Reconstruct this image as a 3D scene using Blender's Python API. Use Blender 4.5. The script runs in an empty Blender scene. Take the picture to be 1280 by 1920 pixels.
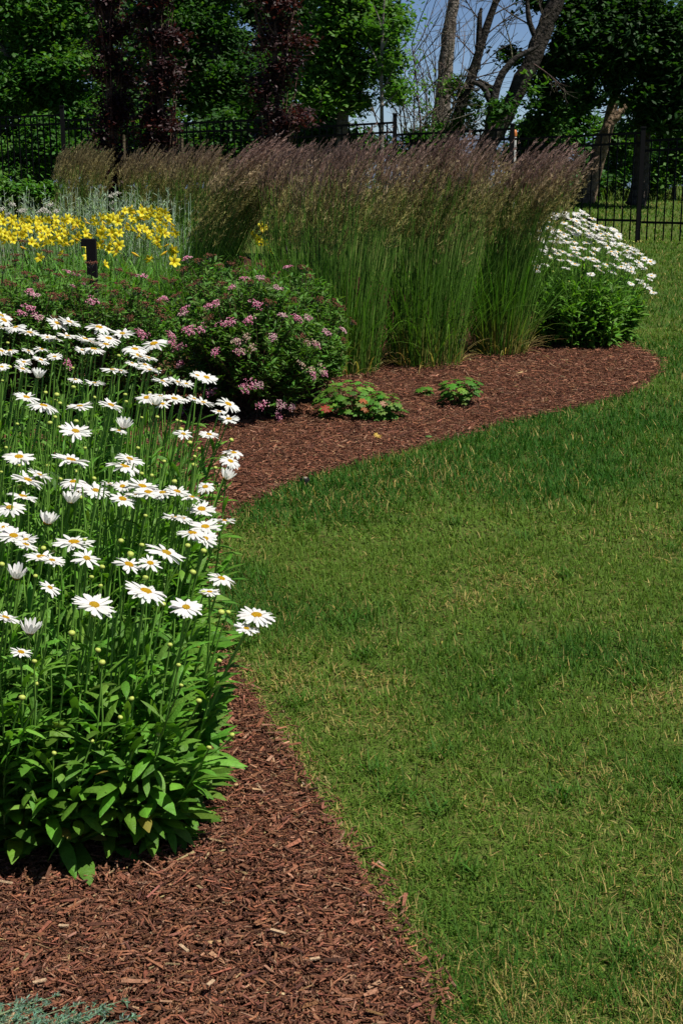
import bpy, math
import numpy as np
from mathutils import Vector, Matrix, Quaternion

S = bpy.context.scene
COL = S.collection
rng = np.random.default_rng(11)

# ------------------------------------------------------------------ camera, sky, sun, exposure
CAM_H, PITCH, FPX = 1.6, math.radians(14.9), 2667.0
cam = bpy.data.objects.new("camera", bpy.data.cameras.new("camera"))
COL.objects.link(cam)
cam.location = (0, 0, CAM_H)
cam.rotation_euler = (math.pi / 2 - PITCH, 0, 0)
cam.data.sensor_fit = 'VERTICAL'
cam.data.sensor_height = 36.0
cam.data.lens = FPX / 1920 * 36.0
cam.data.clip_end = 20000
S.camera = cam
S.render.resolution_x, S.render.resolution_y = 682, 1024

SUN_EL, SUN_ROT = math.radians(64), math.radians(112)
world = bpy.data.worlds.new("World")
S.world = world
world.use_nodes = True
wn = world.node_tree
sky = wn.nodes.new("ShaderNodeTexSky")
sky.sky_type = 'NISHITA'
sky.sun_disc = False
sky.sun_elevation = SUN_EL
sky.sun_rotation = SUN_ROT
sky.air_density = 0.4
sky.dust_density = 0.1
sky.ozone_density = 3.0
wn.links.new(sky.outputs[0], wn.nodes["Background"].inputs[0])
wn.nodes["Background"].inputs[1].default_value = 0.055
to_sun = Vector((math.cos(SUN_EL) * math.sin(SUN_ROT), math.cos(SUN_EL) * math.cos(SUN_ROT), math.sin(SUN_EL)))
sl = bpy.data.lights.new("sun", 'SUN')
sl.energy = 4.5
sl.angle = math.radians(0.5)
sl.color = (1.0, 0.95, 0.87)
so = bpy.data.objects.new("sun", sl)
COL.objects.link(so)
so.rotation_euler = to_sun.to_track_quat('Z', 'Y').to_euler()
so.location = to_sun * 60
S.view_settings.view_transform = 'Standard'
S.view_settings.look = 'None'
S.view_settings.exposure = 0.66
S.view_settings.gamma = 1.0
S.cycles.max_bounces = 6
S.cycles.diffuse_bounces = 3
S.cycles.glossy_bounces = 2
S.cycles.transmission_bounces = 4
S.cycles.use_denoising = True

# ------------------------------------------------------------------ picture <-> place
_F = np.array([0, math.cos(PITCH), -math.sin(PITCH)])
_U = np.array([0, math.sin(PITCH), math.cos(PITCH)])
_R = np.array([1.0, 0, 0])
CAMP = np.array([0, 0, CAM_H])

def ray(px, py):
    return _F + _R * ((px - 640) / FPX) + _U * ((960 - py) / FPX)

def at(px, py, D):
    d = ray(px, py)
    return CAMP + d * (D / d[1])

def ground(px, py, z=0.0):
    d = ray(px, py)
    return CAMP + d * ((CAM_H - z) / -d[2])

def X_of(px, D, z=0.4):
    dep = D * math.cos(PITCH) + (CAM_H - z) * math.sin(PITCH)
    return (px - 640) / FPX * dep

# ------------------------------------------------------------------ mesh making
def nrm(v):
    return v / np.maximum(np.linalg.norm(v, axis=-1, keepdims=True), 1e-9)

class MB:
    """collects quads / triangles with a tint per vertex"""
    def __init__(self):
        self.v, self.q, self.t, self.c, self.n = [], [], [], [], 0
    def add(self, V, Q=None, T=None, C=None):
        V = np.asarray(V, dtype=np.float64).reshape(-1, 3)
        if Q is not None and len(Q): self.q.append(np.asarray(Q).reshape(-1, 4) + self.n)
        if T is not None and len(T): self.t.append(np.asarray(T).reshape(-1, 3) + self.n)
        C = np.ones((len(V), 3)) * 0.5 if C is None else np.broadcast_to(np.asarray(C, float), (len(V), 3))
        self.v.append(V); self.c.append(C); self.n += len(V)
        return self
    def mesh(self, name, origin=(0, 0, 0), smooth=True):
        V = np.concatenate(self.v) - np.asarray(origin)
        C = np.concatenate(self.c)
        Q = np.concatenate(self.q) if self.q else np.zeros((0, 4), int)
        T = np.concatenate(self.t) if self.t else np.zeros((0, 3), int)
        me = bpy.data.meshes.new(name)
        nq, nt = len(Q), len(T)
        me.vertices.add(len(V)); me.vertices.foreach_set("co", V.ravel().astype(np.float32))
        loops = np.concatenate([Q.ravel(), T.ravel()]).astype(np.int32)
        me.loops.add(len(loops)); me.loops.foreach_set("vertex_index", loops)
        me.polygons.add(nq + nt)
        st = np.concatenate([np.arange(nq) * 4, nq * 4 + np.arange(nt) * 3]).astype(np.int32)
        me.polygons.foreach_set("loop_start", st)
        me.update(calc_edges=True)
        me.polygons.foreach_set("use_smooth", np.full(nq + nt, smooth, dtype=bool))
        at_ = me.attributes.new("tint", 'FLOAT_COLOR', 'POINT')
        at_.data.foreach_set("color", np.concatenate([C, np.ones((len(C), 1))], 1).ravel().astype(np.float32))
        return me

def ribbon(mb, C, W, Sd, col, fold=0.0, Nn=None):
    """C (n,K,3) centre lines, W (n,K) half widths, Sd (n,1|K,3) side vectors, col (n,3)|(n,K,3)"""
    n, K = C.shape[:2]
    Sd = np.broadcast_to(Sd, C.shape)
    off = Sd * W[..., None]
    col = np.asarray(col)
    if col.ndim == 2: col = np.broadcast_to(col[:, None, :], (n, K, 3))
    if fold and Nn is None:
        T = np.gradient(C, axis=1)
        Nn = nrm(np.cross(Sd, T))
    if fold:
        up = Nn * (W * fold)[..., None]
        V = np.stack([C - off + up, C, C + off + up], 2)
        m = 3
    else:
        V = np.stack([C - off, C + off], 2)
        m = 2
    cc = np.broadcast_to(col[:, :, None, :], (n, K, m, 3)).reshape(-1, 3)
    base = (np.arange(n) * K * m)[:, None, None] + (np.arange(K - 1) * m)[None, :, None] + np.arange(m - 1)[None, None, :]
    Q = np.stack([base, base + 1, base + m + 1, base + m], -1).reshape(-1, 4)
    mb.add(V.reshape(-1, 3), Q, None, cc)

def tube(mb, P, R, col, sides=4, cap=True):
    """P (n,K,3), R (n,K), col (n,3)|(n,K,3)"""
    n, K = P.shape[:2]
    T = nrm(np.gradient(P, axis=1))
    mean = nrm(P[:, -1] - P[:, 0])
    ref = np.where(np.abs(mean[:, :1]) > 0.8, np.array([[0, 1.0, 0]]), np.array([[1.0, 0, 0]]))[:, None, :]
    s1 = nrm(np.cross(T, np.broadcast_to(ref, T.shape)))
    s2 = np.cross(T, s1)
    a = np.arange(sides) / sides * 2 * math.pi
    V = P[:, :, None, :] + (s1[:, :, None, :] * np.cos(a)[None, None, :, None] + s2[:, :, None, :] * np.sin(a)[None, None, :, None]) * R[:, :, None, None]
    col = np.asarray(col)
    if col.ndim == 2: col = np.broadcast_to(col[:, None, :], (n, K, 3))
    cc = np.broadcast_to(col[:, :, None, :], (n, K, sides, 3)).reshape(-1, 3)
    i = np.arange(sides); j = (i + 1) % sides
    b = (np.arange(n) * K * sides)[:, None, None] + (np.arange(K - 1) * sides)[None, :, None]
    Q = np.stack([b + i, b + j, b + sides + j, b + sides + i], -1).reshape(-1, 4)
    mb.add(V.reshape(-1, 3), Q, None, cc)

def arc(B, az, el0, el1, L, K):
    """centre lines that leave B at azimuth az and bend from elevation el0 to el1; returns C, side"""
    n = len(B)
    t = np.linspace(0, 1, K)[None, :]
    el = el0[:, None] + (el1 - el0)[:, None] * t
    d = np.stack([np.cos(el) * np.cos(az)[:, None], np.cos(el) * np.sin(az)[:, None], np.sin(el)], -1)
    step = (L / (K - 1))[:, None, None]
    mid = (d[:, 1:] + d[:, :-1]) / 2 * step
    C = B[:, None, :] + np.concatenate([np.zeros((n, 1, 3)), np.cumsum(mid, 1)], 1)
    side = np.stack([-np.sin(az), np.cos(az), np.zeros(n)], -1)[:, None, :]
    return C, side

def bez(A, M, B, K):
    t = np.linspace(0, 1, K)[None, :, None]
    return (1 - t) ** 2 * A[:, None] + 2 * t * (1 - t) * M[:, None] + t ** 2 * B[:, None]

def box(mb, c, s, col=(0.5, 0.5, 0.5), M=None):
    V = np.array([[x, y, z] for x in (-.5, .5) for y in (-.5, .5) for z in (-.5, .5)]) * np.asarray(s)
    if M is not None: V = V @ np.asarray(M).T
    Q = [[0, 1, 3, 2], [4, 6, 7, 5], [0, 4, 5, 1], [2, 3, 7, 6], [0, 2, 6, 4], [1, 5, 7, 3]]
    mb.add(V + np.asarray(c), Q, None, col)

def lathe(mb, prof, col, sides=12, c=(0, 0, 0)):
    a = np.arange(sides) / sides * 2 * math.pi
    V = np.array([[r * math.cos(t), r * math.sin(t), z] for r, z in prof for t in a]) + np.asarray(c)
    Q = [[k * sides + i, k * sides + (i + 1) % sides, (k + 1) * sides + (i + 1) % sides, (k + 1) * sides + i]
         for k in range(len(prof) - 1) for i in range(sides)]
    mb.add(V, Q, None, col)

def jit(base, n, amt=0.15, r=None, hue=0.45):
    r = r or rng
    base = np.asarray(base, float)
    k = 1 + r.normal(0, amt, (n, 1))
    h = 1 + r.normal(0, amt * hue, (n, 3))
    return np.clip(base * np.clip(k, 0.45, 1.7) * h, 0.001, 0.95)

def vnoise(x, y, s, seed=0):
    """smooth value noise in [0,1]"""
    x = np.asarray(x) / s + 1000; y = np.asarray(y) / s + 1000
    xi, yi = np.floor(x).astype(np.int64), np.floor(y).astype(np.int64)
    fx, fy = x - xi, y - yi
    fx, fy = fx * fx * (3 - 2 * fx), fy * fy * (3 - 2 * fy)
    def h(a, b):
        v = np.sin(a * 127.1 + b * 311.7 + seed * 74.7) * 43758.5453
        return v - np.floor(v)
    return (h(xi, yi) * (1 - fx) + h(xi + 1, yi) * fx) * (1 - fy) + (h(xi, yi + 1) * (1 - fx) + h(xi + 1, yi + 1) * fx) * fy

# ------------------------------------------------------------------ objects
WL = {}

def thing(name, label, cat, loc=(0, 0, 0), group=None, kind=None):
    o = bpy.data.objects.new(name, None)
    COL.objects.link(o)
    o.location = loc
    o.empty_display_size = 0.1
    o["label"] = label; o["category"] = cat
    if group: o["group"] = group
    if kind: o["kind"] = kind
    WL[o.name] = np.array(loc, float)
    return o

def part(name, mb, mat, parent, label=None, kind=None, smooth=True):
    org = WL[parent.name] if parent else np.zeros(3)
    o = bpy.data.objects.new(name, mb.mesh(name, org, smooth))
    o.data.materials.append(mat)
    COL.objects.link(o)
    if parent: o.parent = parent
    WL[o.name] = org
    if label: o["label"] = label
    if kind: o["kind"] = kind
    return o

def solo(name, mb, mat, label, cat, kind=None, group=None, origin=None, smooth=True):
    org = np.zeros(3) if origin is None else np.asarray(origin, float)
    o = bpy.data.objects.new(name, mb.mesh(name, org, smooth))
    o.data.materials.append(mat)
    o.location = org
    COL.objects.link(o)
    o["label"] = label; o["category"] = cat
    if kind: o["kind"] = kind
    if group: o["group"] = group
    return o

def inst(name, me, parent, wpos, normal, scale, spin=0.0, label=None):
    """a child that shares mesh data, set at a world point with its z along normal"""
    o = bpy.data.objects.new(name, me)
    COL.objects.link(o)
    o.parent = parent
    o.location = np.asarray(wpos) - WL[parent.name]
    q = Vector(normal).to_track_quat('Z', 'Y') @ Quaternion((0, 0, 1), spin)
    o.rotation_mode = 'QUATERNION'
    o.rotation_quaternion = q
    o.scale = (scale,) * 3
    if label: o["label"] = label
    return o

def sub(name, me, parent):
    o = bpy.data.objects.new(name, me)
    COL.objects.link(o)
    o.parent = parent
    return o

# ------------------------------------------------------------------ materials
def mat_tint(name, rough=0.55, spec=0.3, transl=0.0, tcol=(1.0, 1.0, 0.6), bump=0.0, bscale=60.0, mottle=0.0, mscale=25.0, bdist=0.02):
    m = bpy.data.materials.new(name)
    m.use_nodes = True
    nt = m.node_tree
    b = nt.nodes["Principled BSDF"]
    a = nt.nodes.new("ShaderNodeAttribute"); a.attribute_name = "tint"
    col = a.outputs["Color"]
    tc = nt.nodes.new("ShaderNodeTexCoord")
    if mottle:
        nz = nt.nodes.new("ShaderNodeTexNoise"); nz.inputs["Scale"].default_value = mscale; nz.inputs["Detail"].default_value = 5
        nt.links.new(tc.outputs["Object"], nz.inputs["Vector"])
        mr = nt.nodes.new("ShaderNodeMapRange")
        mr.inputs[1].default_value = 0.3; mr.inputs[2].default_value = 0.7
        mr.inputs[3].default_value = 1 - mottle; mr.inputs[4].default_value = 1 + mottle
        nt.links.new(nz.outputs["Fac"], mr.inputs[0])
        mx = nt.nodes.new("ShaderNodeVectorMath"); mx.operation = 'SCALE'
        nt.links.new(col, mx.inputs[0]); nt.links.new(mr.outputs[0], mx.inputs["Scale"])
        col = mx.outputs[0]
    nt.links.new(col, b.inputs["Base Color"])
    b.inputs["Roughness"].default_value = rough
    b.inputs["Specular IOR Level"].default_value = spec
    if bump:
        nz2 = nt.nodes.new("ShaderNodeTexNoise"); nz2.inputs["Scale"].default_value = bscale; nz2.inputs["Detail"].default_value = 6
        nt.links.new(tc.outputs["Object"], nz2.inputs["Vector"])
        bp = nt.nodes.new("ShaderNodeBump"); bp.inputs["Strength"].default_value = bump; bp.inputs["Distance"].default_value = bdist
        nt.links.new(nz2.outputs["Fac"], bp.inputs["Height"])
        nt.links.new(bp.outputs[0], b.inputs["Normal"])
    if transl:
        tr = nt.nodes.new("ShaderNodeBsdfTranslucent")
        mu = nt.nodes.new("ShaderNodeVectorMath"); mu.operation = 'MULTIPLY'
        nt.links.new(col, mu.inputs[0]); mu.inputs[1].default_value = tcol
        nt.links.new(mu.outputs[0], tr.inputs["Color"])
        ms = nt.nodes.new("ShaderNodeMixShader"); ms.inputs[0].default_value = transl
        out = nt.nodes["Material Output"]
        nt.links.new(b.outputs[0], ms.inputs[1]); nt.links.new(tr.outputs[0], ms.inputs[2])
        nt.links.new(ms.outputs[0], out.inputs["Surface"])
    return m

M_LEAF = mat_tint("leaf", 0.5, 0.25, 0.32, (1.5, 1.6, 0.6), bump=0.25, bscale=160, mottle=0.14, mscale=70)
M_TREE = mat_tint("tree_leaf", 0.55, 0.2, 0.35, (1.5, 1.7, 0.5))
M_PURPLE = mat_tint("purple_leaf", 0.5, 0.35, 0.25, (1.6, 0.8, 0.6))
M_GRASS = mat_tint("grass", 0.65, 0.12, 0.28, (1.3, 1.4, 0.6))
M_STEM = mat_tint("stem", 0.5, 0.3)
M_PLUME = mat_tint("plume", 0.85, 0.1, 0.30, (1.2, 1.1, 0.9))
M_PETAL = mat_tint("petal", 0.6, 0.2, 0.30, (1.0, 1.0, 0.95))
M_YPETAL = mat_tint("yellow_petal", 0.5, 0.25, 0.35, (1.1, 1.0, 0.7))
M_DISC = mat_tint("disc", 0.85, 0.1, 0, bump=0.8, bscale=900)
M_CHIP = mat_tint("bark_chip", 0.85, 0.15, 0, bump=0.6, bscale=180, mottle=0.25, mscale=90)
M_BARK = mat_tint("bark", 0.9, 0.1, 0, bump=1.0, bscale=14, mottle=0.6, mscale=11, bdist=0.09)
M_METAL = mat_tint("black_metal", 0.7, 0.1, 0, bump=0.1, bscale=120)

def mat_ground(name, c1, c2, c3, s1, s2, bump):
    m = bpy.data.materials.new(name); m.use_nodes = True
    nt = m.node_tree; b = nt.nodes["Principled BSDF"]
    tc = nt.nodes.new("ShaderNodeTexCoord")
    n1 = nt.nodes.new("ShaderNodeTexNoise"); n1.inputs["Scale"].default_value = s1; n1.inputs["Detail"].default_value = 8
    n2 = nt.nodes.new("ShaderNodeTexNoise"); n2.inputs["Scale"].default_value = s2; n2.inputs["Detail"].default_value = 10
    for n in (n1, n2): nt.links.new(tc.outputs["Object"], n.inputs["Vector"])
    r1 = nt.nodes.new("ShaderNodeValToRGB")
    r1.color_ramp.elements[0].position = 0.35; r1.color_ramp.elements[0].color = (*c1, 1)
    r1.color_ramp.elements[1].position = 0.65; r1.color_ramp.elements[1].color = (*c2, 1)
    nt.links.new(n1.outputs["Fac"], r1.inputs[0])
    mx = nt.nodes.new("ShaderNodeMix"); mx.data_type = 'RGBA'
    r2 = nt.nodes.new("ShaderNodeMapRange"); r2.inputs[1].default_value = 0.45; r2.inputs[2].default_value = 0.75
    nt.links.new(n2.outputs["Fac"], r2.inputs[0])
    nt.links.new(r2.outputs[0], mx.inputs["Factor"])
    nt.links.new(r1.outputs[0], mx.inputs["A"]); mx.inputs["B"].default_value = (*c3, 1)
    nt.links.new(mx.outputs["Result"], b.inputs["Base Color"])
    b.inputs["Roughness"].default_value = 0.95; b.inputs["Specular IOR Level"].default_value = 0.1
    bp = nt.nodes.new("ShaderNodeBump"); bp.inputs["Strength"].default_value = bump; bp.inputs["Distance"].default_value = 0.02
    nt.links.new(n2.outputs["Fac"], bp.inputs["Height"]); nt.links.new(bp.outputs[0], b.inputs["Normal"])
    return m

M_LAWN = mat_ground("lawn_soil", (0.030, 0.060, 0.008), (0.065, 0.095, 0.016), (0.11, 0.095, 0.035), 0.9, 60, 0.6)
M_SOIL = mat_ground("mulch_soil", (0.045, 0.018, 0.011), (0.075, 0.030, 0.018), (0.10, 0.045, 0.028), 3, 90, 1.0)
M_WATER = bpy.data.materials.new("lake_water"); M_WATER.use_nodes = True
_b = M_WATER.node_tree.nodes["Principled BSDF"]
_b.inputs["Base Color"].default_value = (0.10, 0.14, 0.20, 1); _b.inputs["Roughness"].default_value = 0.35

# ------------------------------------------------------------------ the setting
mb = MB()
gx = np.concatenate([[-120, -60, -25], np.linspace(-12, 12, 13), [25, 60, 120]])
gy = np.array([-8, -2, 2, 6, 10, 14, 18, 22, 26, 30, 36, 44, 52, 62, 80])
gz = np.array([0, 0, 0, 0, 0, 0, 0, 0, 0, 0, 0, 0, -1.2, -4.5, -9.0])
GX, GY = np.meshgrid(gx, gy); GZ = np.broadcast_to(gz[:, None], GX.shape)
nx = len(gx)
Q = [[r * nx + c, r * nx + c + 1, (r + 1) * nx + c + 1, (r + 1) * nx + c] for r in range(len(gy) - 1) for c in range(nx - 1)]
mb.add(np.stack([GX, GY, GZ], -1).reshape(-1, 3), Q)
solo("lawn_ground", mb, M_LAWN, "mown lawn ground under the grass", "ground", "structure")
mb = MB(); mb.add([[-6000, 58, -6], [6000, 58, -6], [6000, 9000, -6], [-6000, 9000, -6]], [[0, 1, 2, 3]])
solo("lake_water", mb, M_WATER, "pale blue lake seen through the trees", "water", "structure")

EDGE_PX = [(840, 2010), (815, 1920), (790, 1830), (748, 1760), (703, 1690), (645, 1590), (592, 1500), (548, 1420), (507, 1360),
           (472, 1300), (442, 1262), (415, 1222), (397, 1180), (385, 1130), (388, 1060), (408, 1005), (440, 965), (490, 935),
           (560, 905), (640, 880), (740, 855), (850, 825), (950, 795), (1040, 775), (1130, 755), (1190, 735), (1225, 712),
           (1240, 690), (1228, 670), (1190, 655), (1150, 632), (1090, 606), (1010, 585)]
EDGE = np.array([ground(x, y)[:2] for x, y in EDGE_PX])
# smooth the edge a little (Chaikin)
def chaikin(P):
    a = P[:-1] * 0.75 + P[1:] * 0.25; b = P[:-1] * 0.25 + P[1:] * 0.75
    return np.concatenate([P[:1], np.stack([a, b], 1).reshape(-1, 2), P[-1:]])
EDGE = chaikin(chaikin(EDGE))
BED = np.concatenate([[[0.30, -1.0], [0.32, 1.5]], EDGE, [[0.6, 15], [-0.3, 18.5], [-2.5, 20.5], [-9, 21], [-9, -1.0]]])

def in_poly(x, y, P):
    ins = np.zeros(len(x), bool)
    j = len(P) - 1
    for i in range(len(P)):
        xi, yi = P[i]; xj, yj = P[j]
        c = ((yi > y) != (yj > y)) & (x < (xj - xi) * (y - yi) / (yj - yi + 1e-12) + xi)
        ins ^= c
        j = i
    return ins

def edge_dist(x, y):
    d = np.full(len(x), 9.0)
    p = np.stack([x, y], 1)
    for a, b in zip(EDGE[:-1], EDGE[1:]):
        ab = b - a
        t = np.clip(((p - a) @ ab) / (ab @ ab + 1e-12), 0, 1)
        d = np.minimum(d, np.linalg.norm(p - a - t[:, None] * ab, axis=1))
    return d

import bmesh
bm = bmesh.new()
vs = [bm.verts.new((x, y, 0.004)) for x, y in BED]
bm.faces.new(vs)
bmesh.ops.triangulate(bm, faces=bm.faces[:])
me = bpy.data.meshes.new("mulch_ground"); bm.to_mesh(me); bm.free()
o = bpy.data.objects.new("mulch_ground", me); COL.objects.link(o); me.materials.append(M_SOIL)
o["kind"] = "structure"; o["label"] = "brown bark mulch bed with a curving edge"; o["category"] = "ground"

# bark chips
def scatter(y0, y1, dens, x0f, x1f):
    n = int(dens * (y1 - y0) * (max(x1f(y0), x1f(y1)) - min(x0f(y0), x0f(y1))))
    y = rng.uniform(y0, y1, n)
    x = rng.uniform(min(x0f(y0), x0f(y1)), max(x1f(y0), x1f(y1)), n)
    k = (x > x0f(y)) & (x < x1f(y))
    return x[k], y[k]

mb = MB()
hw = lambda y: 0.25 * (y + 0.4)
for y0, y1, dens, szk in [(1.7, 3.2, 25000, 0.74), (3.2, 5.2, 15000, 0.78), (5.2, 8.2, 8500, 0.95), (8.2, 11.2, 4500, 1.15), (11.2, 14, 300, 1.6)]:
    x, y = scatter(y0, y1, dens, lambda t: -hw(t) - 0.35, lambda t: hw(t) + 0.15)
    k = in_poly(x, y, BED) | ((edge_dist(x, y) < 0.05) & (rng.random(len(x)) < 0.12))
    x, y = x[k], y[k]
    n = len(x)
    L = np.clip(rng.lognormal(math.log(0.019), 0.55, n), 0.005, 0.070) * szk
    Wd = np.clip(L * rng.uniform(0.07, 0.32, n), 0.0016, 0.011)
    H = rng.uniform(0.001, 0.0035, n)
    az = rng.uniform(0, 2 * math.pi, n); el = rng.normal(0, 0.17, n); ro = rng.normal(0, 0.4, n)
    z = 0.008 + rng.random(n) ** 1.5 * 0.015 + vnoise(x, y, 0.22, 3) * 0.018
    d = np.stack([np.cos(el) * np.cos(az), np.cos(el) * np.sin(az), np.sin(el)], -1)
    s = np.stack([-np.sin(az), np.cos(az), np.zeros(n)], -1)
    u = np.cross(d, s)
    s, u = s * np.cos(ro)[:, None] + u * np.sin(ro)[:, None], u * np.cos(ro)[:, None] - s * np.sin(ro)[:, None]
    c = np.stack([x, y, z], -1)
    corners = []
    for a in (-1, 1):
        tap = rng.uniform(0.15, 1.0, n)
        for b_ in (-1, 1):
            for e in (-1, 1):
                corners.append(c + d * (a * L / 2)[:, None] + s * (b_ * Wd / 2 * tap)[:, None] + u * (e * H / 2)[:, None])
    V = np.stack(corners, 1)
    f = np.array([[0, 1, 3, 2], [4, 6, 7, 5], [0, 4, 5, 1], [2, 3, 7, 6], [0, 2, 6, 4], [1, 5, 7, 3]])
    Q = (np.arange(n) * 8)[:, None, None] + f[None]
    base = np.array([0.195, 0.081, 0.046])
    colr = jit(base, n, 0.28, hue=0.2)
    r = rng.random(n)
    colr[r < 0.10] = jit((0.27, 0.145, 0.090), (r < 0.10).sum(), 0.2, hue=.2)
    colr[r > 0.80] = jit((0.085, 0.038, 0.025), (r > 0.80).sum(), 0.25, hue=.2)
    colr[(r > 0.100) & (r < 0.125)] = jit((0.34, 0.22, 0.12), ((r > 0.100) & (r < 0.125)).sum(), 0.2)
    mb.add(V.reshape(-1, 3), Q.reshape(-1, 4), None, np.repeat(colr, 8, 0))
# a few big pale chips
for px, py, L, a in [(521, 1749, .034, -0.45), (75, 1842, .026, .45), (120, 1738, .02, -.1), (395, 1845, .02, 1.0), (345, 1780, .03, -.9), (590, 1800, .02, .3)]:
    g = ground(px, py, 0.04)
    box(mb, (g[0], g[1], 0.043), (L, 0.007, 0.003), (0.42, 0.29, 0.18), Matrix.Rotation(a, 3, 'Z'))
solo("bark_mulch", mb, M_CHIP, "shredded red brown bark chips covering the bed", "mulch", "stuff", smooth=False)

# lawn grass
mb = MB()
for y0, y1, dens, w, hh in [(1.6, 2.6, 26000, .0013, .036), (2.6, 3.8, 20000, .0015, .036), (3.8, 5.5, 13000, .0019, .038), (5.5, 8, 7500, .0026, .040),
                            (8, 12, 3200, .0036, .042), (12, 17, 1500, .005, .045), (17, 23, 800, .007, .05), (23, 44, 130, .014, .07)]:
    x, y = scatter(y0, y1, dens, lambda t: -hw(t) - 0.3, lambda t: hw(t) + 0.45)
    ed = edge_dist(x, y)
    k = (~in_poly(x, y, BED)) | ((ed < 0.022) & (rng.random(len(x)) < 0.5))
    if y0 > 16: k &= (x > 0.1 * y)
    x, y, ed = x[k], y[k], ed[k]
    # thin, tufted cover
    cl = vnoise(x, y, 0.035, 5) * 0.6 + vnoise(x, y, 0.11, 6) * 0.4
    k = rng.random(len(x)) < np.clip(cl * 1.7 - 0.05, 0.12, 1)
    x, y, ed = x[k], y[k], ed[k]
    n = len(x)
    big = vnoise(x, y, 1.1, 1) * 0.55 + vnoise(x, y, 0.42, 2) * 0.45
    dry = np.clip((vnoise(x, y, 0.16, 8) * 0.40 + vnoise(x, y, 0.55, 9) * 0.60 - 0.47) * 3.2, 0, 1)
    dry = np.clip(dry + .30 * np.clip((3.7 - y) / 1.3, 0, 1) * (vnoise(x, y, .3, 12) > .42), 0, 1)
    dry = np.maximum(dry, np.clip(1 - ed / 0.10, 0, 1) * 0.95)
    near = np.clip((6.5 - y) / 3.5, 0.25, 1)
    lush = np.clip((big - 0.27) * 3.0 + rng.normal(0, .16, n), 0, 1)
    lush = lush * (1 - .55 * np.clip((y - 9) / 8, 0, 1))
    h = hh * rng.uniform(0.55, 1.25, n) * (0.75 + 0.5 * lush) * np.where(ed < 0.05, 0.8, 1)
    az = rng.uniform(0, 2 * math.pi, n)
    el0 = rng.normal(1.15, 0.28, n); el1 = el0 - rng.uniform(0.1, 1.1, n)
    B = np.stack([x, y, np.zeros(n)], -1)
    C, sd = arc(B, az, el0, el1, h * 1.2, 3)
    W = np.stack([np.full(n, w), np.full(n, w * 0.85), np.full(n, w * 0.12)], 1) * rng.uniform(0.6, 1.15, (n, 1))
    g1 = np.array([0.104, 0.186, 0.024]); g2 = np.array([0.032, 0.112, 0.012])
    colr = g1 + (g2 - g1) * lush[:, None]
    colr = colr * jit((1, 1, 1), n, 0.2).clip(0.5, 1.6)
    isd = rng.random(n) < (0.035 + 0.40 * dry * near)
    colr[isd] = jit((0.33, 0.265, 0.090), isd.sum(), 0.22, hue=.25)
    ribbon(mb, C, W, sd, colr)
    # matted thatch lying between the blades
    if y0 < 12:
        k = rng.random(n) < 0.55
        m = k.sum()
        C, sd = arc(np.stack([x[k] + rng.normal(0, .01, m), y[k] + rng.normal(0, .01, m), rng.uniform(.002, .012, m)], -1), rng.uniform(0, 6.28, m), rng.normal(.12, .2, m), rng.normal(.0, .3, m), hh * rng.uniform(.4, 1.1, m), 3)
        tcol = jit((0.26, 0.215, 0.070), m, .3, hue=.25)
        gk = rng.random(m) > (0.10 + 0.62 * dry[k])
        tcol[gk] = jit((0.095, 0.165, 0.022), gk.sum(), .25, hue=.25)
        ribbon(mb, C, np.array([1, .9, .2])[None] * (w * rng.uniform(.6, 1.1, m))[:, None], sd, tcol)
# coarser tufts standing a little proud of the turf
nt_ = 110
ty = 2.0 + rng.random(nt_) ** 1.4 * 7; tx = rng.uniform(-.5, 2.6, nt_)
k = (~in_poly(tx, ty, BED)) & (edge_dist(tx, ty) > .06) & (tx < hw(ty) + .3)
tx, ty = tx[k], ty[k]
m = 42
x = np.repeat(tx, m) + rng.normal(0, .022, len(tx) * m); y = np.repeat(ty, m) + rng.normal(0, .022, len(tx) * m)
n = len(x)
C, sd = arc(np.stack([x, y, np.zeros(n)], -1), rng.uniform(0, 6.28, n), rng.normal(1.1, .25, n), rng.normal(.35, .35, n), rng.uniform(.035, .075, n), 4)
ribbon(mb, C, np.array([1, 1, .8, .1])[None] * rng.uniform(.0014, .0026, n)[:, None], sd, jit((.052, .130, .016), n, .2))
solo("lawn_grass", mb, M_GRASS, "mown green lawn with dry straw coloured patches", "grass", "stuff")

# ------------------------------------------------------------------ leaf / stem helpers
def leaves(mb, P, az, el0, el1, L, wmax, col, K=5, fold=0.35, prof=(0.25, 0.8, 1.0, 0.75, 0.06)):
    C, sd = arc(P, az, el0, el1, L, K)
    prof = np.interp(np.linspace(0, 1, K), np.linspace(0, 1, len(prof)), prof)
    W = wmax[:, None] * prof[None]
    roll = rng.normal(0, 0.35, len(P))
    T = nrm(C[:, 1] - C[:, 0])[:, None, :]
    up = np.cross(sd, T)
    sd = sd * np.cos(roll)[:, None, None] + up * np.sin(roll)[:, None, None]
    ribbon(mb, C, W, sd, col, fold)

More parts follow.
